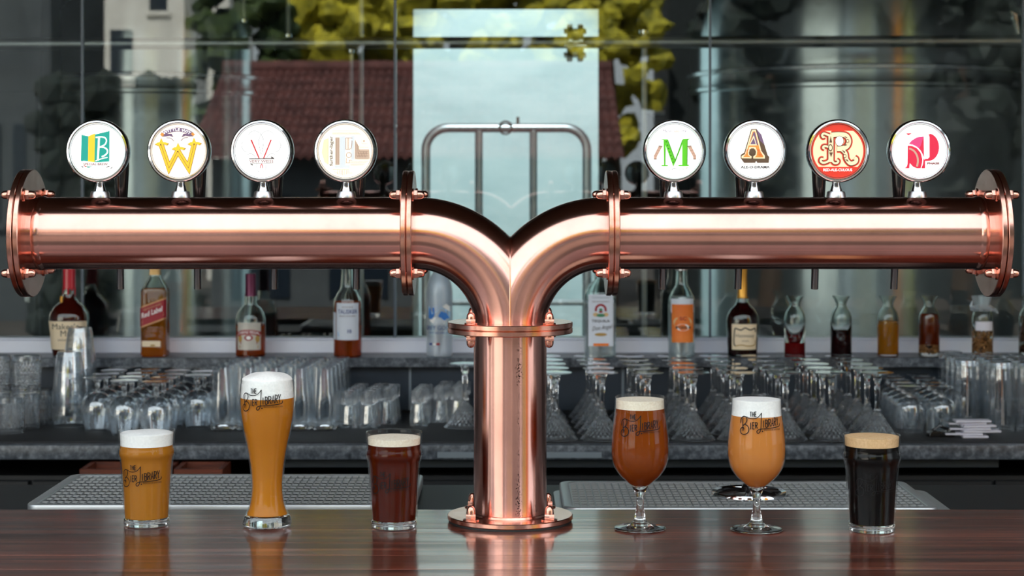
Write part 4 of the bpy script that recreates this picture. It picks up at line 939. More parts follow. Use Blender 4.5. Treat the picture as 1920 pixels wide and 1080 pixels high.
beer('pint_of_stout', 'pint of black stout with tan foam, last glass on the right', bar(1634.5, 995), nonic, 0.0125, 0.0022, 0.133, 0.147, 'b_stout', 'foam_tan', 0.0763, 0.068, 0.0, dome=0.002)
# ------------------------------------------------------------------ bottles and carafes on the ledge
PX = 5.21 / F                     # metres per picture pixel at the bottles
def sqf(n):
    def f(th):
        ca, sa = abs(math.sin(th)), abs(math.cos(th)); return (ca ** n + sa ** n) ** (-1 / n)
    return f
class Bottle:
    def __init__(s, label, px, prof, Y=5.21, sq=2.0, flat=1.0, glass='bottle', cat='bottle', group='bottles on the window ledge', name='bottle', t=0.0022, rz=0.0):
        """prof: (half width px, height px above the base)"""
        s.k = Y / F; s.p = [(w * s.k, h * s.k) for w, h in prof]; s.sq = sq; s.flat = flat
        s.t = thing(name, label, cat, (wx(px, Y), Y, ZL + 0.0002), rz, group)
        top = s.p[-1]; s.w = t
        inner = [(max(r - t, 0.002), z) for r, z in s.p if z > 0.004]
        MB().lathe([(0, 0.0)] + s.p + [(top[0] - t, top[1])] + inner[::-1][1:] + [(0, 0.005)], 48, sq=sq, flat=flat).build('glass_body', M[glass], s.t)
    def r(s, z): return rad(s.p, z)
    def surf(s, off):
        def fn(u, v, l):                       # u, v in px from the axis / above the base
            z = v * s.k; r = s.r(z); x = u * s.k
            if s.sq == 2.0:
                th = max(-1.5, min(1.5, x / r)); q = 1.0
                ro = r + off + 0.00012 * l; return (ro * math.sin(th), -ro * math.cos(th) * s.flat, z)
            th = 0.0
            for _ in range(20):                # superellipse: find the angle whose x matches
                th = math.atan2(x, r * sqf(s.sq)(th) * math.cos(th) if th else r)
            q = sqf(s.sq)(th); ro = r * q + (off + 0.00012 * l) / max(math.cos(th), 0.5); return (ro * math.sin(th), -ro * math.cos(th) * s.flat, z)
        return fn
    def liquid(s, m, h, z0=3):
        e = s.w + 0.0004; a = z0 * s.k; b = h * s.k
        pr = [(0, a), (s.r(a) - e, a)] + [(r - e, z) for r, z in s.p if a < z < b] + [(s.r(b) - e, b), (0, b)]
        return MB().lathe(pr, 40, sq=s.sq, flat=s.flat).build('liquid', M[m], s.t)
    def band(s, name, m, h0, h1, off=0.0006, extra=0.0):
        """sleeve round the bottle (capsule, collar)"""
        pr = [(s.r(h0 * s.k) + off, h0 * s.k)] + [(r + off, z) for r, z in s.p if h0 * s.k < z < h1 * s.k] + [(s.r(min(h1 * s.k, s.p[-1][1])) + off + extra, h1 * s.k)]
        if h1 * s.k >= s.p[-1][1]: pr += [(pr[-1][0] * 0.85, h1 * s.k + 0.002), (0, h1 * s.k + 0.002)]
        return MB().lathe(pr, 32, sq=s.sq, flat=s.flat).build(name, m, s.t)
    def label(s, u0, u1, v0, v1, m, art=None, slope=0.0, name='label', off=0.0008, mats=None):
        fn = s.surf(off); n = 14; L0 = MB(); vs = []
        for i in range(n + 1):
            u = u0 + (u1 - u0) * i / n
            for j in range(5): vs.append(fn(u, v0 + (v1 - v0) * j / 4 + slope * u, 0))
        L0.add(vs, [[5 * i + j, 5 * i + 5 + j, 5 * i + 6 + j, 5 * i + 1 + j] for i in range(n) for j in range(4)])
        lb = L0.build(name, m, s.t)
        if art:
            A = Art(lambda u, v, l: fn(u, v + slope * u, l + 2)); art(A); A.build('label_print', BLK, lb, ang=60)
        return lb
BL = {}
for n_, c in dict(dark=(38, 34, 36), red=(150, 24, 34), white=(240, 238, 236), gold=(176, 140, 70), blue=(52, 120, 200), navy=(30, 60, 130), green=(60, 130, 90), silver=(190, 186, 180), brown=(96, 60, 40), orange=(232, 120, 40), tan=(214, 178, 128), lblue=(150, 190, 226)).items():
    BL[n_] = pbr('label_' + n_, L(*c), 0.55)
BLK = list(BL.values()); BLI = {k: i for i, k in enumerate(BL)}
M['cream_paper'] = pbr('cream_label_paper', L(236, 216, 184), 0.6); M['silver_paper'] = pbr('silver_label_paper', L(196, 190, 180), 0.35); M['blue_paper'] = pbr('pale_label_paper', L(214, 220, 232), 0.6)
M['red_paper'] = pbr('red_label_paper', L(152, 28, 42), 0.5); M['tan_paper'] = pbr('tan_label_edge', L(206, 150, 100), 0.5); M['orange_paper'] = textured('orange_label_paper', (1, 1, 1), 9, [(0.3, L(226, 108, 34)), (0.7, L(240, 142, 56))], rough=0.55)
M['red_wax'] = pbr('red_wax', L(190, 16, 40), 0.3, coat=0.4); M['purple_foil'] = pbr('purple_foil', L(96, 34, 66), 0.35, 0.4); M['gold_foil'] = pbr('gold_foil', L(214, 158, 70), 0.35, 0.7)
M['cork'] = pbr('gold_cap', L(200, 160, 100), 0.4, 0.3); M['black_cap'] = pbr('black_cap', (0.01, 0.01, 0.012, 1), 0.35)
M['l_bourbon'] = liquid('dark_bourbon', L(112, 26, 16), 0.25, L(150, 40, 20)); M['l_scotch'] = liquid('amber_scotch', L(236, 156, 50), 0.62, L(238, 164, 66)); M['l_whisky'] = liquid('copper_whisky', L(222, 104, 34), 0.45, L(226, 116, 44))
M['l_cognac'] = liquid('deep_cognac', L(52, 10, 12), 0.15, L(80, 20, 16)); M['l_red'] = liquid('red_cordial', L(168, 22, 28), 0.2, L(180, 40, 36)); M['l_yellow'] = liquid('amber_infusion', L(238, 164, 40), 0.3, L(240, 176, 60)); M['l_rum'] = liquid('red_brown_infusion', L(158, 60, 18), 0.35, L(190, 80, 30))
M['nuts'] = textured('chopped_nuts', (1, 1, 1), 60, [(0.3, L(150, 90, 40)), (0.7, L(226, 170, 110))], rough=0.7); M['nuts_d'] = textured('dark_nuts', (1, 1, 1), 60, [(0.3, L(60, 30, 20)), (0.7, L(120, 76, 50))], rough=0.7)
M['wrap'] = thin_glass('plastic_wrap', (0.8, 0.86, 0.9, 1), f0=0.15, gain=0.7, power=1.5, rough=0.15, haze=0.3)
def ltext(a, s, x0, y0, x1, y1, c, b=0.0, m2=None): a.text(s, x0, y0, x1, y1, BLI[c], b, m2)
# 1 square-shouldered bourbon, red wax
b = Bottle('dark bourbon bottle with dripping red wax neck and cream label, leftmost on the ledge', 130, [(26, 0), (29, 2), (31, 14), (34, 45), (36, 70), (35, 80), (28, 92), (17, 101), (12.5, 107), (11, 118), (10.5, 130), (10.5, 186), (12, 188), (12, 195)], sq=2.6)
b.liquid('l_bourbon', 116); wx_ = b.band('wax_cap', M['red_wax'], 126, 195, 0.0012)
dr = MB()
for k in range(9):
    a = k * 2 * PI / 9; l_ = [14, 6, 18, 9, 4, 16, 8, 12, 5][k] * b.k; z = 128 * b.k; r = 10.8 * b.k
    dr.tube([(r * math.sin(a), -r * math.cos(a), z), (r * math.sin(a), -r * math.cos(a), z - l_ * 0.7), (r * 1.03 * math.sin(a), -r * 1.03 * math.cos(a), z - l_)], [0.0026, 0.0024, 0.0012], 8)
dr.build('wax_drips', M['red_wax'], wx_)
def ar(a): ltext(a, "Maker's", -24, 52, 24, 63, 'dark'); ltext(a, 'Mark', -8, 39, 24, 50, 'dark'); ltext(a, 'WHISKY', -14, 30, 18, 34, 'brown'); a.line([(-26, 25), (26, 25)], 0.8, BLI['tan'])
b.label(-35, 35, 14, 67, M['cream_paper'], ar)
MB().tube([(-0.018, -0.015, 112 * b.k), (-0.0185, -0.017, 106 * b.k), (-0.017, -0.018, 99 * b.k)], 0.004, 8).build('ribbon', M['gold_foil'], b.t)
# 2 tall square scotch, slanted red label
b = Bottle('tall square amber scotch bottle with a slanted red label', 291, [(23, 0), (24, 1.5), (24, 122), (22, 128), (15, 140), (10.5, 148), (9, 156), (8.8, 176), (9.2, 178)], sq=7.0)
b.liquid('l_scotch', 126); b.band('cap', M['cork'], 152, 186, 0.0008)
b.label(-23.5, 23.5, 62, 102, M['tan_paper'], None, 0.38, 'label_edge', 0.0006)
def ar(a): ltext(a, 'Red Label', -20, 79, 17, 89, 'white', 0.015); a.line([(-20, 75), (20, 75)], 0.8, BLI['tan']); a.line([(-20, 71), (20, 71)], 0.8, BLI['tan']); ltext(a, 'OLD SCOTCH WHISKY', -16, 92, 16, 95, 'tan')
b.label(-23.5, 23.5, 65, 99, M['red_paper'], ar, 0.38, 'label', 0.0011)
def ar(a): a.disc(0, 21.5, 5, BLI['gold'], 12, 1.8)
b.label(-20, 14, 19, 30, M['cream_paper'], ar, 0.0, 'small_label')
# 3 round shouldered blended scotch
b = Bottle('round-shouldered scotch bottle with purple cap and ornate silver label', 470, [(26, 0), (28, 2), (28, 58), (27.5, 70), (25, 80), (19, 90), (12.5, 95), (11, 100), (11.8, 108), (10.5, 114), (9.5, 120), (9.5, 152)])
b.liquid('l_whisky', 57); b.band('cap', M['purple_foil'], 112, 153, 0.0008)
def ar(a):
    for x in (-17, 17): a.disc(x, 34, 4.5, BLI['gold'], 10, 7)
    a.line([(-23, 42), (-12, 45.5), (0, 46.5), (12, 45.5), (23, 42)], 9, BLI['red'], 3)
    ltext(a, 'CHIVAS REGAL', -21, 0, 21, 5.6, 'white', 0.015, lambda x, y: (x, y + 44 - 0.007 * x * x))
    a.disc(0, 36, 8, BLI['red'], 16, 5.5); a.disc(0, 36, 4.5, BLI['white'], 12, 3.6); a.line([(-16, 27), (16, 27)], 6, BLI['red']); a.line([(-18, 19), (18, 19)], 5, BLI['gold']); a.line([(-15, 57), (-8, 60), (8, 60), (15, 57)], 2, BLI['silver'], 3)
b.label(-24, 24, 13, 64, M['silver_paper'], ar)
# 4 malt whisky, pale label
b = Bottle('half-full malt whisky bottle with a large pale blue-white label', 652, [(24, 0), (26, 2), (26.5, 60), (26.5, 98), (25.5, 108), (20, 119), (15, 126), (13, 134), (12, 150), (11.6, 175), (12.5, 177), (12.5, 182)], Y=5.185)
b.liquid('l_whisky', 104); b.band('capsule', M['black_cap'], 168, 184, 0.0008)
def ar(a): ltext(a, 'TALISKER', -17, 82, 21, 90, 'navy', 0.012); ltext(a, 'SINGLE MALT SCOTCH WHISKY', -14, 76.5, 18, 79, 'brown'); ltext(a, 'ISLE OF SKYE', -8, 93, 12, 95.5, 'brown'); ltext(a, '10', 2, 46, 9, 53, 'navy', 0.02); a.line([(-16, 40), (18, 40)], 0.7, BLI['tan']); a.line([(-17, 48), (-15, 40)], 2, BLI['lblue'])
b.label(-21, 25, 33, 102, M['blue_paper'], ar); b.label(-37, -23, 33, 84, M['blue_paper'], None, 0, 'side_label')
# 5 frosted vodka
b = Bottle('frosted vodka bottle with blue mountains, left of the copper post', 824, [(23, 0), (24.5, 2), (24.5, 118), (23, 132), (18.5, 146), (13, 156), (10, 166), (9, 190), (9.5, 214)], glass='frost')
b.band('stopper', M['blue_paper'], 200, 216, 0.0012)
def ar(a):
    a.poly([(-22, 74), (-12, 80), (-4, 84), (4, 92), (12, 86), (23, 72), (23, 94), (-22, 94)], BLI['lblue']); a.poly([(-22, 72), (-20, 90), (-9, 92), (-8, 78), (-14, 70)], BLI['blue']); a.poly([(-2, 76), (4, 85), (14, 82), (22, 72), (10, 68)], BLI['blue'])
    a.poly([(6, 94), (14, 99), (22, 94), (23, 84), (14, 88)], BLI['white']); a.poly([(-20, 68), (-8, 74), (4, 72), (22, 66), (10, 62), (-12, 62)], BLI['white'])
    ltext(a, 'GREY GOOSE', -30, 50, 30, 58, 'navy', 0.0); ltext(a, 'VODKA', -20, 43, 20, 47, 'navy', 0.0); a.line([(-20, 37), (10, 37)], 0.6, BLI['navy'])
    for k, c in enumerate(('navy', 'white', 'red')): a.poly([(-19 + k * 7, 22), (-12.5 + k * 7, 22), (-12.5 + k * 7, 26), (-19 + k * 7, 26)], BLI[c])
A = Art(lambda u, v, l, f=b.surf(0.0006): f(u, v, l)); ar(A); A.build('printed_label', BLK, b.t, ang=60)
# 6 tequila
b = Bottle('clear tequila bottle with a white label under a red arch, right of the copper post', 1125, [(28, 0), (29.5, 2), (29.5, 112), (28, 122), (21, 133), (11, 142), (8, 150), (7.5, 182), (8.5, 184), (8.5, 190)], sq=4.5, Y=5.2)
b.liquid('wrap', 100); b.band('cap', M['black_cap'], 172, 192, 0.001)
def ar(a):
    a.line([(-9, 86), (-8, 93), (-4, 97), (0, 98), (4, 97), (8, 93), (9, 86)], 4.2, BLI['red'], 3); a.disc(0, 89, 3.5, BLI['green'], 10, 2.5); a.disc(0, 85, 4, BLI['red'], 10, 2); a.disc(-9, 80, 5, BLI['tan'], 10, 4); a.disc(9, 80, 5, BLI['tan'], 10, 4); a.disc(0, 78.5, 8, BLI['green'], 12, 3.2)
    ltext(a, 'TEQUILA', -16, 65, 16, 70.5, 'dark', 0.01); ltext(a, 'Don Angel', -16, 49, 18, 60, 'dark', -0.005, lambda x, y: (x + (y - 49) * 0.25, y + 0.14 * x)); a.disc(0, 43, 11, BLI['gold'], 16, 3); ltext(a, 'PREMIUM QUALITY', -15, 102.5, 15, 105, 'brown'); a.line([(-13, 24), (14, 24)], 5, BLI['orange'])
b.label(-22.5, 23, 21, 117, M['blue_paper'], ar)
# 7 clear spirit, orange label
b = Bottle('clear spirit bottle with an orange label and yellow foot band', 1278, [(23, 0), (25, 2), (25, 98), (24, 108), (19, 120), (12.5, 131), (11, 138), (10.5, 165), (11.5, 167), (11.5, 172)])
b.liquid('wrap', 112); b.band('cap', M['satin'], 160, 174, 0.001)
def ar(a):
    a.disc(0, 64, 18, BLI['tan'], 20, 12); ltext(a, 'SC', -6, 68, 7, 75, 'red', 0.02); a.disc(0, 55, 12, BLI['white'], 16, 6.5); ltext(a, 'CANE', -8, 52, 8, 57.5, 'dark', 0.02)
    for x in (-11, 12.5): a.poly([(x - 2.5, 55), (x, 58), (x + 2.5, 55), (x, 52)], BLI['dark'])
    a.poly([(-22, 27), (22, 27), (22, 36), (-22, 36)], BLI['gold']); a.line([(-22, 37.5), (22, 37.5)], 1, BLI['red']); a.line([(-22, 94), (22, 94)], 0.7, BLI['tan'])
b.label(-25, 25, 82, 108, M['blue_paper'], None, 0, 'upper_label', 0.0006); b.label(-22, 23, 27, 98, M['orange_paper'], ar, 0, 'label', 0.0011)
# 8 cognac
b = Bottle('dark cognac bottle with gold foil neck and cream label', 1392, [(25, 0), (27, 2), (29, 35), (31, 65), (29.5, 76), (23, 87), (14, 96), (11.5, 102), (11, 108), (8.8, 112), (8.5, 150), (9.5, 168), (10, 172)], flat=0.8)
b.liquid('l_cognac', 100); b.band('gold_capsule', M['gold_foil'], 108, 174, 0.0008)
MB().lathe([(0, 0), (0.011, 0.0005), (0.012, 0.0025), (0, 0.0035)], 20, (0.002, -0.0235, 88 * b.k), ax='-y').build('seal', M['l_cognac'], b.t)
def ar(a):
    ltext(a, 'Hennessy', -15, 34, 21, 43, 'dark', 0.0); ltext(a, 'COGNAC', -4, 28, 10, 31, 'brown')
    a.line([(-16, 20), (-19, 26), (-18, 46), (-16, 53), (-6, 50), (2, 54), (12, 50), (22, 53), (24, 46)], 2.4, BLI['dark'], 3); a.line([(-16, 20), (-4, 22), (8, 20), (22, 22), (24, 30)], 2.0, BLI['gold'], 3)
b.label(-24, 28, 13, 61, M['cream_paper'], ar)
# carafes
CP = [(18, 0), (19.4, 2), (19.6, 60), (19.4, 72), (17, 81), (12, 89), (9.5, 94), (10, 99), (13, 106), (17, 112)]
def nuts(b, h0, h1, n, m, seed):
    rg = random.Random(seed); mb = MB(); r0 = b.r((h0 + 1) * b.k) - b.w - 0.004
    for k in range(n):
        a, q = rg.uniform(0, 2 * PI), math.sqrt(rg.random()); s_ = rg.uniform(0.003, 0.0048); st = len(mb.v)
        mb.lathe([(0, -1), (0.7, -0.6), (1, 0), (0.75, 0.6), (0, 1)], 6); lim = h1 - (h1 - h0) * 0.35 * rg.random()
        mb.xf(st, Matrix.Translation((r0 * q * math.cos(a), r0 * q * math.sin(a), rg.uniform(h0 + 3.5, lim) * b.k)) @ Matrix.Rotation(rg.uniform(0, 3), 4, 'X') @ Matrix.Rotation(rg.uniform(0, 3), 4, 'Y') @ Matrix.Scale(s_, 4))
    o = mb.build('nuts', M[m], b.t); o['kind'] = 'stuff'
def carafe(label, px, lm=None, lh=0, Y=5.215):
    b = Bottle(label, px, CP, Y=Y, cat='carafe', group='small glass carafes on the ledge', name='glass_carafe', t=0.0018)
    if lm: b.liquid(lm, lh, 5)
    return b
carafe('small open carafe with a little red cordial at the bottom', 1490, 'l_red', 25)
c = carafe('small open carafe half full of dark brown infusion', 1577, 'l_cognac', 42); nuts(c, 5, 20, 40, 'nuts_d', 3)
carafe('small carafe nearly full of cloudy amber infusion', 1665, 'l_yellow', 64)
c = carafe('small carafe of red-brown infusion with chopped nuts at the bottom', 1742, None); nuts(c, 5, 26, 110, 'nuts', 4); c.liquid('l_rum', 78, 22)
c = carafe('small carafe with a white label and plastic wrap round its neck', 1842, None); nuts(c, 5, 52, 220, 'nuts', 5)
c.label(-18, 18, 48, 65, M['paper'], None)
wp = MB().lathe([(10.5 * c.k, 86 * c.k), (20 * c.k, 84 * c.k), (22 * c.k, 89 * c.k), (13 * c.k, 95 * c.k), (17.8 * c.k, 112 * c.k)], 40, mod=lambda a, z, r: 0.10 * r * math.sin(5 * a) + 0.06 * r * math.sin(11 * a + 40 * z))
wp.tube([(-0.018, -0.005, 88 * c.k), (-0.034, -0.008, 94 * c.k), (-0.03, -0.01, 104 * c.k)], [0.004, 0.005, 0.001], 8); wp.tube([(0.018, -0.005, 88 * c.k), (0.034, -0.01, 86 * c.k), (0.042, -0.012, 80 * c.k)], [0.004, 0.005, 0.001], 8)
wp.build('plastic_wrap', M['wrap'], c.t)
c = carafe('small carafe full of dark nuts at the right edge of the ledge', 1930, None); nuts(c, 5, 80, 260, 'nuts_d', 6)
# ------------------------------------------------------------------ glasses stored on the back counter
ORD = ['first', 'second', 'third', 'fourth', 'fifth', 'sixth', 'seventh', 'eighth', 'ninth']
ROW = ['front row', 'second row', 'third row', 'fourth row', 'back row']
def shell(outer, t, zb=None):
    """closed wall of an upturned or upright glass: outer profile, thickness t"""
    inner = [(max(r - t, 0.0008), z) for r, z in outer]
    return outer + inner[::-1] + [outer[0]]
def cut(a, z, r):                                           # crossed diamond cuts, shallower where the glass narrows
    return -0.0017 * min(1, r / 0.03) * (abs(math.sin(12 * a + 210 * z)) + abs(math.sin(12 * a - 210 * z))) if r > 0.010 else 0
def dense(prof, step=0.0028):
    out = []
    for (r0, z0), (r1, z1) in zip(prof, prof[1:]):
        n = max(1, int(math.hypot(r1 - r0, z1 - z0) / step)); out += [(r0 + (r1 - r0) * k / n, z0 + (z1 - z0) * k / n) for k in range(n)]
    return out + [prof[-1]]
def cut_shell(outer, t):
    inner = [(max(r - t, 0.0008), z) for r, z in outer]
    return dense(outer) + inner[::-1] + [outer[0]]
def flute(n, d): return lambda a, z, r: -d * abs(math.sin(n * a / 2)) if r > 0.008 else 0
protos = {}
def put(kind, make, label, X, Y, z=ZK, group=None, rz=0.0):
    if kind not in protos:
        t = thing(make.__name__, label, 'glass', (X, Y, z + 0.0003), rz, group); make(t); protos[kind] = t
    else: dup(protos[kind], (X, Y, z + 0.0003), rz, label)
def martini_glass(t):
    MB().lathe(cut_shell([(0.0545, 0.0), (0.0550, 0.0006), (0.0450, 0.0145), (0.0340, 0.031), (0.0230, 0.0475), (0.0120, 0.063), (0.0075, 0.0695)], 0.0042), 120, mod=lambda a, z, r: cut(a, z, r) if 0.008 < z < 0.062 and r > 0.0595 - 0.80 * z - 0.0035 else 0).build('bowl', M['cutglass'], t, ang=8)
    MB().lathe([(0, 0.0665), (0.008, 0.0685), (0.0105, 0.0715), (0.0078, 0.0755), (0.0070, 0.080), (0.0066, 0.11), (0.0070, 0.138), (0.0088, 0.1425), (0.0102, 0.1475), (0.0088, 0.1520), (0.0110, 0.156), (0.0135, 0.159), (0, 0.1592)], 8)  .build('stem', M['solid'], t, ang=20)
    MB().lathe([(0, 0.159), (0.014, 0.1592), (0.0245, 0.1622), (0.0395, 0.1640), (0.0402, 0.1650), (0.0395, 0.1660), (0.018, 0.1652), (0, 0.1650)], 40).build('foot', M['barglass'], t)
def balloon_glass(t):
    MB().lathe(shell(smooth([(0.0315, 0.0), (0.0365, 0.020), (0.0403, 0.040), (0.0412, 0.056), (0.0388, 0.072), (0.0315, 0.086), (0.0200, 0.095), (0.0080, 0.099)], 3), 0.0012), 40).build('bowl', M['barglass'], t)
    MB().lathe([(0, 0.0975), (0.008, 0.0985), (0.0062, 0.104), (0.0058, 0.112), (0.0068, 0.122), (0.012, 0.129), (0, 0.1292)], 16)  .build('stem', M['solid'], t)
    MB().lathe([(0, 0.129), (0.0125, 0.1292), (0.023, 0.1325), (0.0345, 0.1345), (0.0352, 0.1357), (0.0343, 0.1367), (0.015, 0.1360), (0, 0.1358)], 32).build('foot', M['barglass'], t)
def highball_glass(t):
    o = [(0.0295, 0.0), (0.0318, 0.002), (0.0325, 0.008), (0.0325, 0.085), (0.0316, 0.096), (0.0265, 0.162)]
    pr = o + [(0.0258, 0.163), (0.0248, 0.162), (0.0290, 0.100), (0.0298, 0.085), (0.0292, 0.022), (0.024, 0.017), (0, 0.0155)]
    MB().lathe(pr, 40, mod=lambda a, z, r: -0.0012 * abs(math.sin(5 * a)) if z > 0.086 and r > 0.02 else 0).build('wall', M['barglass'], t, ang=25)
    MB().lathe([(0, 0.0004), (0.0290, 0.0004), (0.0314, 0.0026), (0.0320, 0.008), (0.0318, 0.0125), (0.022, 0.0150), (0, 0.0140)], 32).build('heavy_base', M['solid'], t)
def shooter_glass(t):
    MB().lathe(shell([(0.0242, 0.0), (0.0246, 0.001), (0.0222, 0.030), (0.0196, 0.055), (0.0192, 0.062)], 0.0018), 40, mod=flute(12, 0.0009)).build('wall', M['barglass'], t, ang=20)
    MB().lathe([(0, 0.060), (0.0165, 0.0605), (0.0190, 0.0625), (0.0193, 0.072), (0.0193, 0.090), (0.0185, 0.0935), (0.010, 0.0940), (0, 0.0925)], 36, mod=flute(12, 0.0016)).build('heavy_base', M['cutglass'], t, ang=15)
def rocks_glass(t):
    MB().lathe(cut_shell([(0.0365, 0.0), (0.0372, 0.0015), (0.0380, 0.02), (0.0380, 0.072), (0.0372, 0.084), (0.0362, 0.0905)], 0.0048), 120, mod=lambda a, z, r: cut(a, z, r) if 0.012 < z < 0.078 and r > 0.0362 else 0).build('wall', M['cutglass'], t, ang=8)
    MB().lathe([(0, 0.078), (0.0330, 0.078), (0.0345, 0.082), (0.0358, 0.0905), (0.0345, 0.0915), (0, 0.0905)], 40).build('heavy_base', M['barglass'], t)
def mixing_glass(t):
    MB().lathe(shell([(0.0445, 0.0), (0.0450, 0.001), (0.0440, 0.035), (0.0405, 0.075), (0.0330, 0.128), (0.0300, 0.139)], 0.0022), 44).build('wall', M['barglass'], t)
    MB().lathe([(0, 0.128), (0.0290, 0.128), (0.0305, 0.133), (0.0298, 0.1395), (0.027, 0.1405), (0, 0.1395)], 36).build('heavy_base', M['barglass'], t)
def goblet_glass(t):
    MB().lathe(shell(smooth([(0.0375, 0.0), (0.0395, 0.025), (0.0400, 0.05), (0.0370, 0.068), (0.0270, 0.080), (0.0110, 0.087)], 3), 0.0015), 40, mod=flute(10, 0.0007)).build('bowl', M['barglass'], t, ang=30)
    MB().lathe([(0, 0.085), (0.011, 0.0865), (0.0090, 0.092), (0.0095, 0.098), (0.0180, 0.104), (0.0300, 0.108), (0.0318, 0.111), (0.0300, 0.1135), (0.010, 0.1125), (0, 0.112)], 28).build('foot', M['barglass'], t)
def tall_tumbler(t):
    MB().lathe(shell([(0.0345, 0.0), (0.0350, 0.0012), (0.0352, 0.06), (0.0340, 0.12), (0.0325, 0.170), (0.0315, 0.176)], 0.0020), 60, mod=lambda a, z, r: -0.0016 * abs(math.sin(7 * a)) if z > 0.02 else 0).build('wall', M['barglass'], t, ang=18)
    MB().lathe([(0, 0.160), (0.0295, 0.160), (0.0312, 0.166), (0.0310, 0.1755), (0.028, 0.1775), (0, 0.1765)], 36).build('heavy_base', M['cutglass'], t)
# crystal martini glasses: eight files of five between the copper post and the pint of stout
for c, px in enumerate((1042, 1129, 1214, 1300, 1386, 1473, 1559, 1645)):
    Y0 = 4.632; X0 = wx(px, Y0)
    for r in range(5):
        put('m', martini_glass, 'upturned crystal martini glass in the %s, %s file right of the copper post' % (ROW[r], ORD[c]), X0 - 0.004 * r, Y0 + 0.1115 * r, group='upturned martini glasses right of the post', rz=random.uniform(0, 2))
put('m', martini_glass, 'lone upturned crystal martini glass close to the left side of the copper post', wx(872, 4.865), 4.865, rz=0.5)
# balloon glasses
for c, px in enumerate((180, 246, 312, 378)):
    Y0 = (4.80, 4.72, 4.70, 4.86)[c]; X0 = (-1.066, -0.981, -0.896, -0.818)[c]
    for r in range(5 if c < 3 else 4):
        Y = Y0 + 0.0905 * r
        if Y > 5.125: continue
        put('b', balloon_glass, 'upturned brandy balloon in the %s, %s file right of the mixing glasses' % (ROW[r], ORD[c]), X0 + 0.002 * r, Y, group='upturned brandy balloons')
# highball glasses
for c in range(5):
    for r in range(5):
        Y = 4.81 + 0.0685 * r
        put('h', highball_glass, 'upright heavy-based highball glass in the %s, %s file behind the wheat beer' % (ROW[r], ORD[c]), wx(418, 4.81) + c * 0.0655 + r * 0.0035, Y, group='highball glasses behind the wheat beer')
# shooters
for g, (lst, Y0, nr, where) in enumerate((((654, 691), 4.845, 5, 'left of the dark gap'), ((726,), 4.93, 3, 'left of the dark gap, set back'), ((785,), 4.885, 4, 'right of the dark gap'), ((826, 858), 4.958, 4, 'near the lone martini glass'))):
    for c, px in enumerate(lst):
        for r in range(nr):
            put('s', shooter_glass, 'upturned fluted shot glass in the %s%s, %s' % (ROW[r], ', %s file' % ORD[c] if len(lst) > 1 else '', where), wx(px, Y0) + 0.004 * r, Y0 + 0.052 * r, group='upturned fluted shot glasses')
# cut crystal rocks glasses, two layers
rk = [(18, 4.755), (-38, 4.755), (48, 4.842), (-8, 4.842), (76, 4.93), (22, 4.93), (-34, 4.93)]
nm = ['front one under the left edge of the picture, beside the wheat mat edge'] 
RL = ['front right one', 'front left one', 'right one of the second row', 'left one of the second row', 'right one of the third row', 'middle one of the third row', 'left one of the third row']
for (px, Y), l in zip(rk, RL): put('r', rocks_glass, 'upturned cut crystal tumbler at the left end, lower layer, %s' % l, wx(px, Y), Y, group='cut crystal tumblers at the left end')
for px, Y, l in ((50, 4.90, 'right one'), (-6, 4.90, 'left one')):
    put('r', rocks_glass, 'upturned cut crystal tumbler at the left end, stacked on top, %s' % l, wx(px, Y), Y, ZK + 0.0925, 'cut crystal tumblers at the left end')
# nested mixing glasses
for px, Y, n, w_ in ((130, 4.90, 2, 'front stack'), (150, 5.02, 3, 'rear stack')):
    for k in range(n):
        put('x', mixing_glass, 'upturned conical mixing glass, %s of the %s beside the crystal tumblers' % (['lowest', 'second', 'topmost'][k] if n == 3 else ['lower', 'upper'][k], w_), wx(px, Y), Y, ZK + 0.054 * k, 'nested mixing glasses')
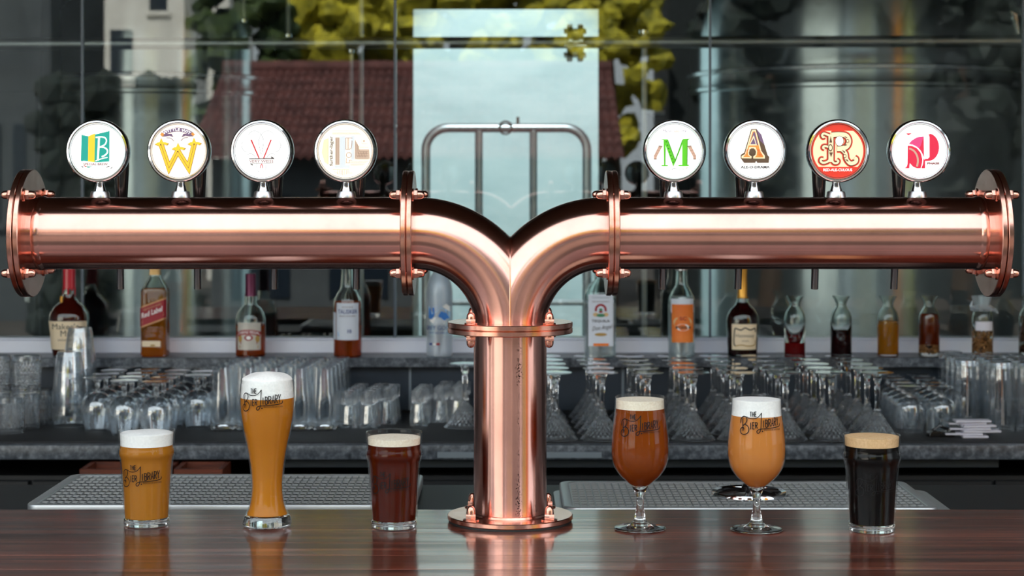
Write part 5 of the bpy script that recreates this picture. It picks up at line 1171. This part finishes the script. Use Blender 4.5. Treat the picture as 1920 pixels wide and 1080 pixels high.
# goblets and tall tumblers at the right end
for c, px in enumerate((1704, 1764)):
    for r in range(5):
        Y = 4.795 + 0.081 * r
        put('g', goblet_glass, 'upturned short footed goblet in the %s, %s file right of the martini glasses' % (ROW[r], ['left', 'right'][c]), wx(px, 4.795) + 0.003 * r, Y, group='upturned footed goblets')
for c, px in enumerate((1822, 1876, 1930)):
    for r in range(4):
        Y = (4.86, 4.80, 4.79)[c] + 0.0735 * r
        put('t', tall_tumbler, 'upturned tall fluted tumbler in the %s, %s file at the right end' % (ROW[r], ORD[c]), wx(px, 4.80) + 0.004 * r, Y, group='upturned tall fluted tumblers')
# folded paper packets and a black clip in front of the goblets
rg = random.Random(11)
zz = ZK + 0.0004
PL = ['lowest, sticking out in front', 'second from the bottom', 'third from the bottom', 'broad one in the middle', 'slanted one above the middle', 'second from the top', 'topmost']
for k, (px, w, dz, a) in enumerate(((1826, 0.032, 0, 0.1), (1806, 0.046, 0, -0.12), (1838, 0.048, 0, 0.15), (1818, 0.050, 0, -0.2), (1832, 0.044, 0, 0.35), (1812, 0.047, 0, -0.05), (1822, 0.045, 0, 0.12))):
    Y = 4.665 + (0.0 if k == 0 else rg.uniform(-0.004, 0.012)); h = 0.0052
    t = thing('paper_packet', 'white folded paper packet of the loose pile, %s' % PL[k], 'packet', (wx(px, Y), Y, zz), a * 0.6, 'white paper packets on the mat')
    MB().prism([(-w, -0.016), (w, -0.018), (w + 0.003, 0.017), (-w + 0.002, 0.019)], 0, h, lambda u, v, q, s_=rg.uniform(-0.02, 0.02): (u, v, q + 0.0 * s_ * u)).build('packet_body', M['paper'], t, bevel=(0.0012, 1))
    MB().box(-w, -w * 0.45, -0.0165, 0.017, h, h + 0.0006).build('dark_flap' if k % 2 else 'flap', M['dgrey'] if k % 2 else M['paper'], t)
    zz += 0.0064
Y = 4.68
t = thing('spring_clip', 'black plastic clip lying left of the white paper packets', 'clip', (wx(1763, Y), Y, ZK + 0.0004), 0.2)
MB().prism(smooth2([(-0.034, 0), (-0.03, 0.012), (-0.01, 0.016), (0.012, 0.012), (0.030, 0.016), (0.036, 0.008), (0.032, 0)], 4), -0.012, 0.012, lambda u, v, h: (u, h, v)).build('jaw', M['black_gloss'], t, bevel=(0.001, 1))
MB().tube([(-0.02, 0, 0.015), (0.0, 0.006, 0.026), (0.022, 0, 0.017)], 0.004, 8).build('handle', M['black_gloss'], t)
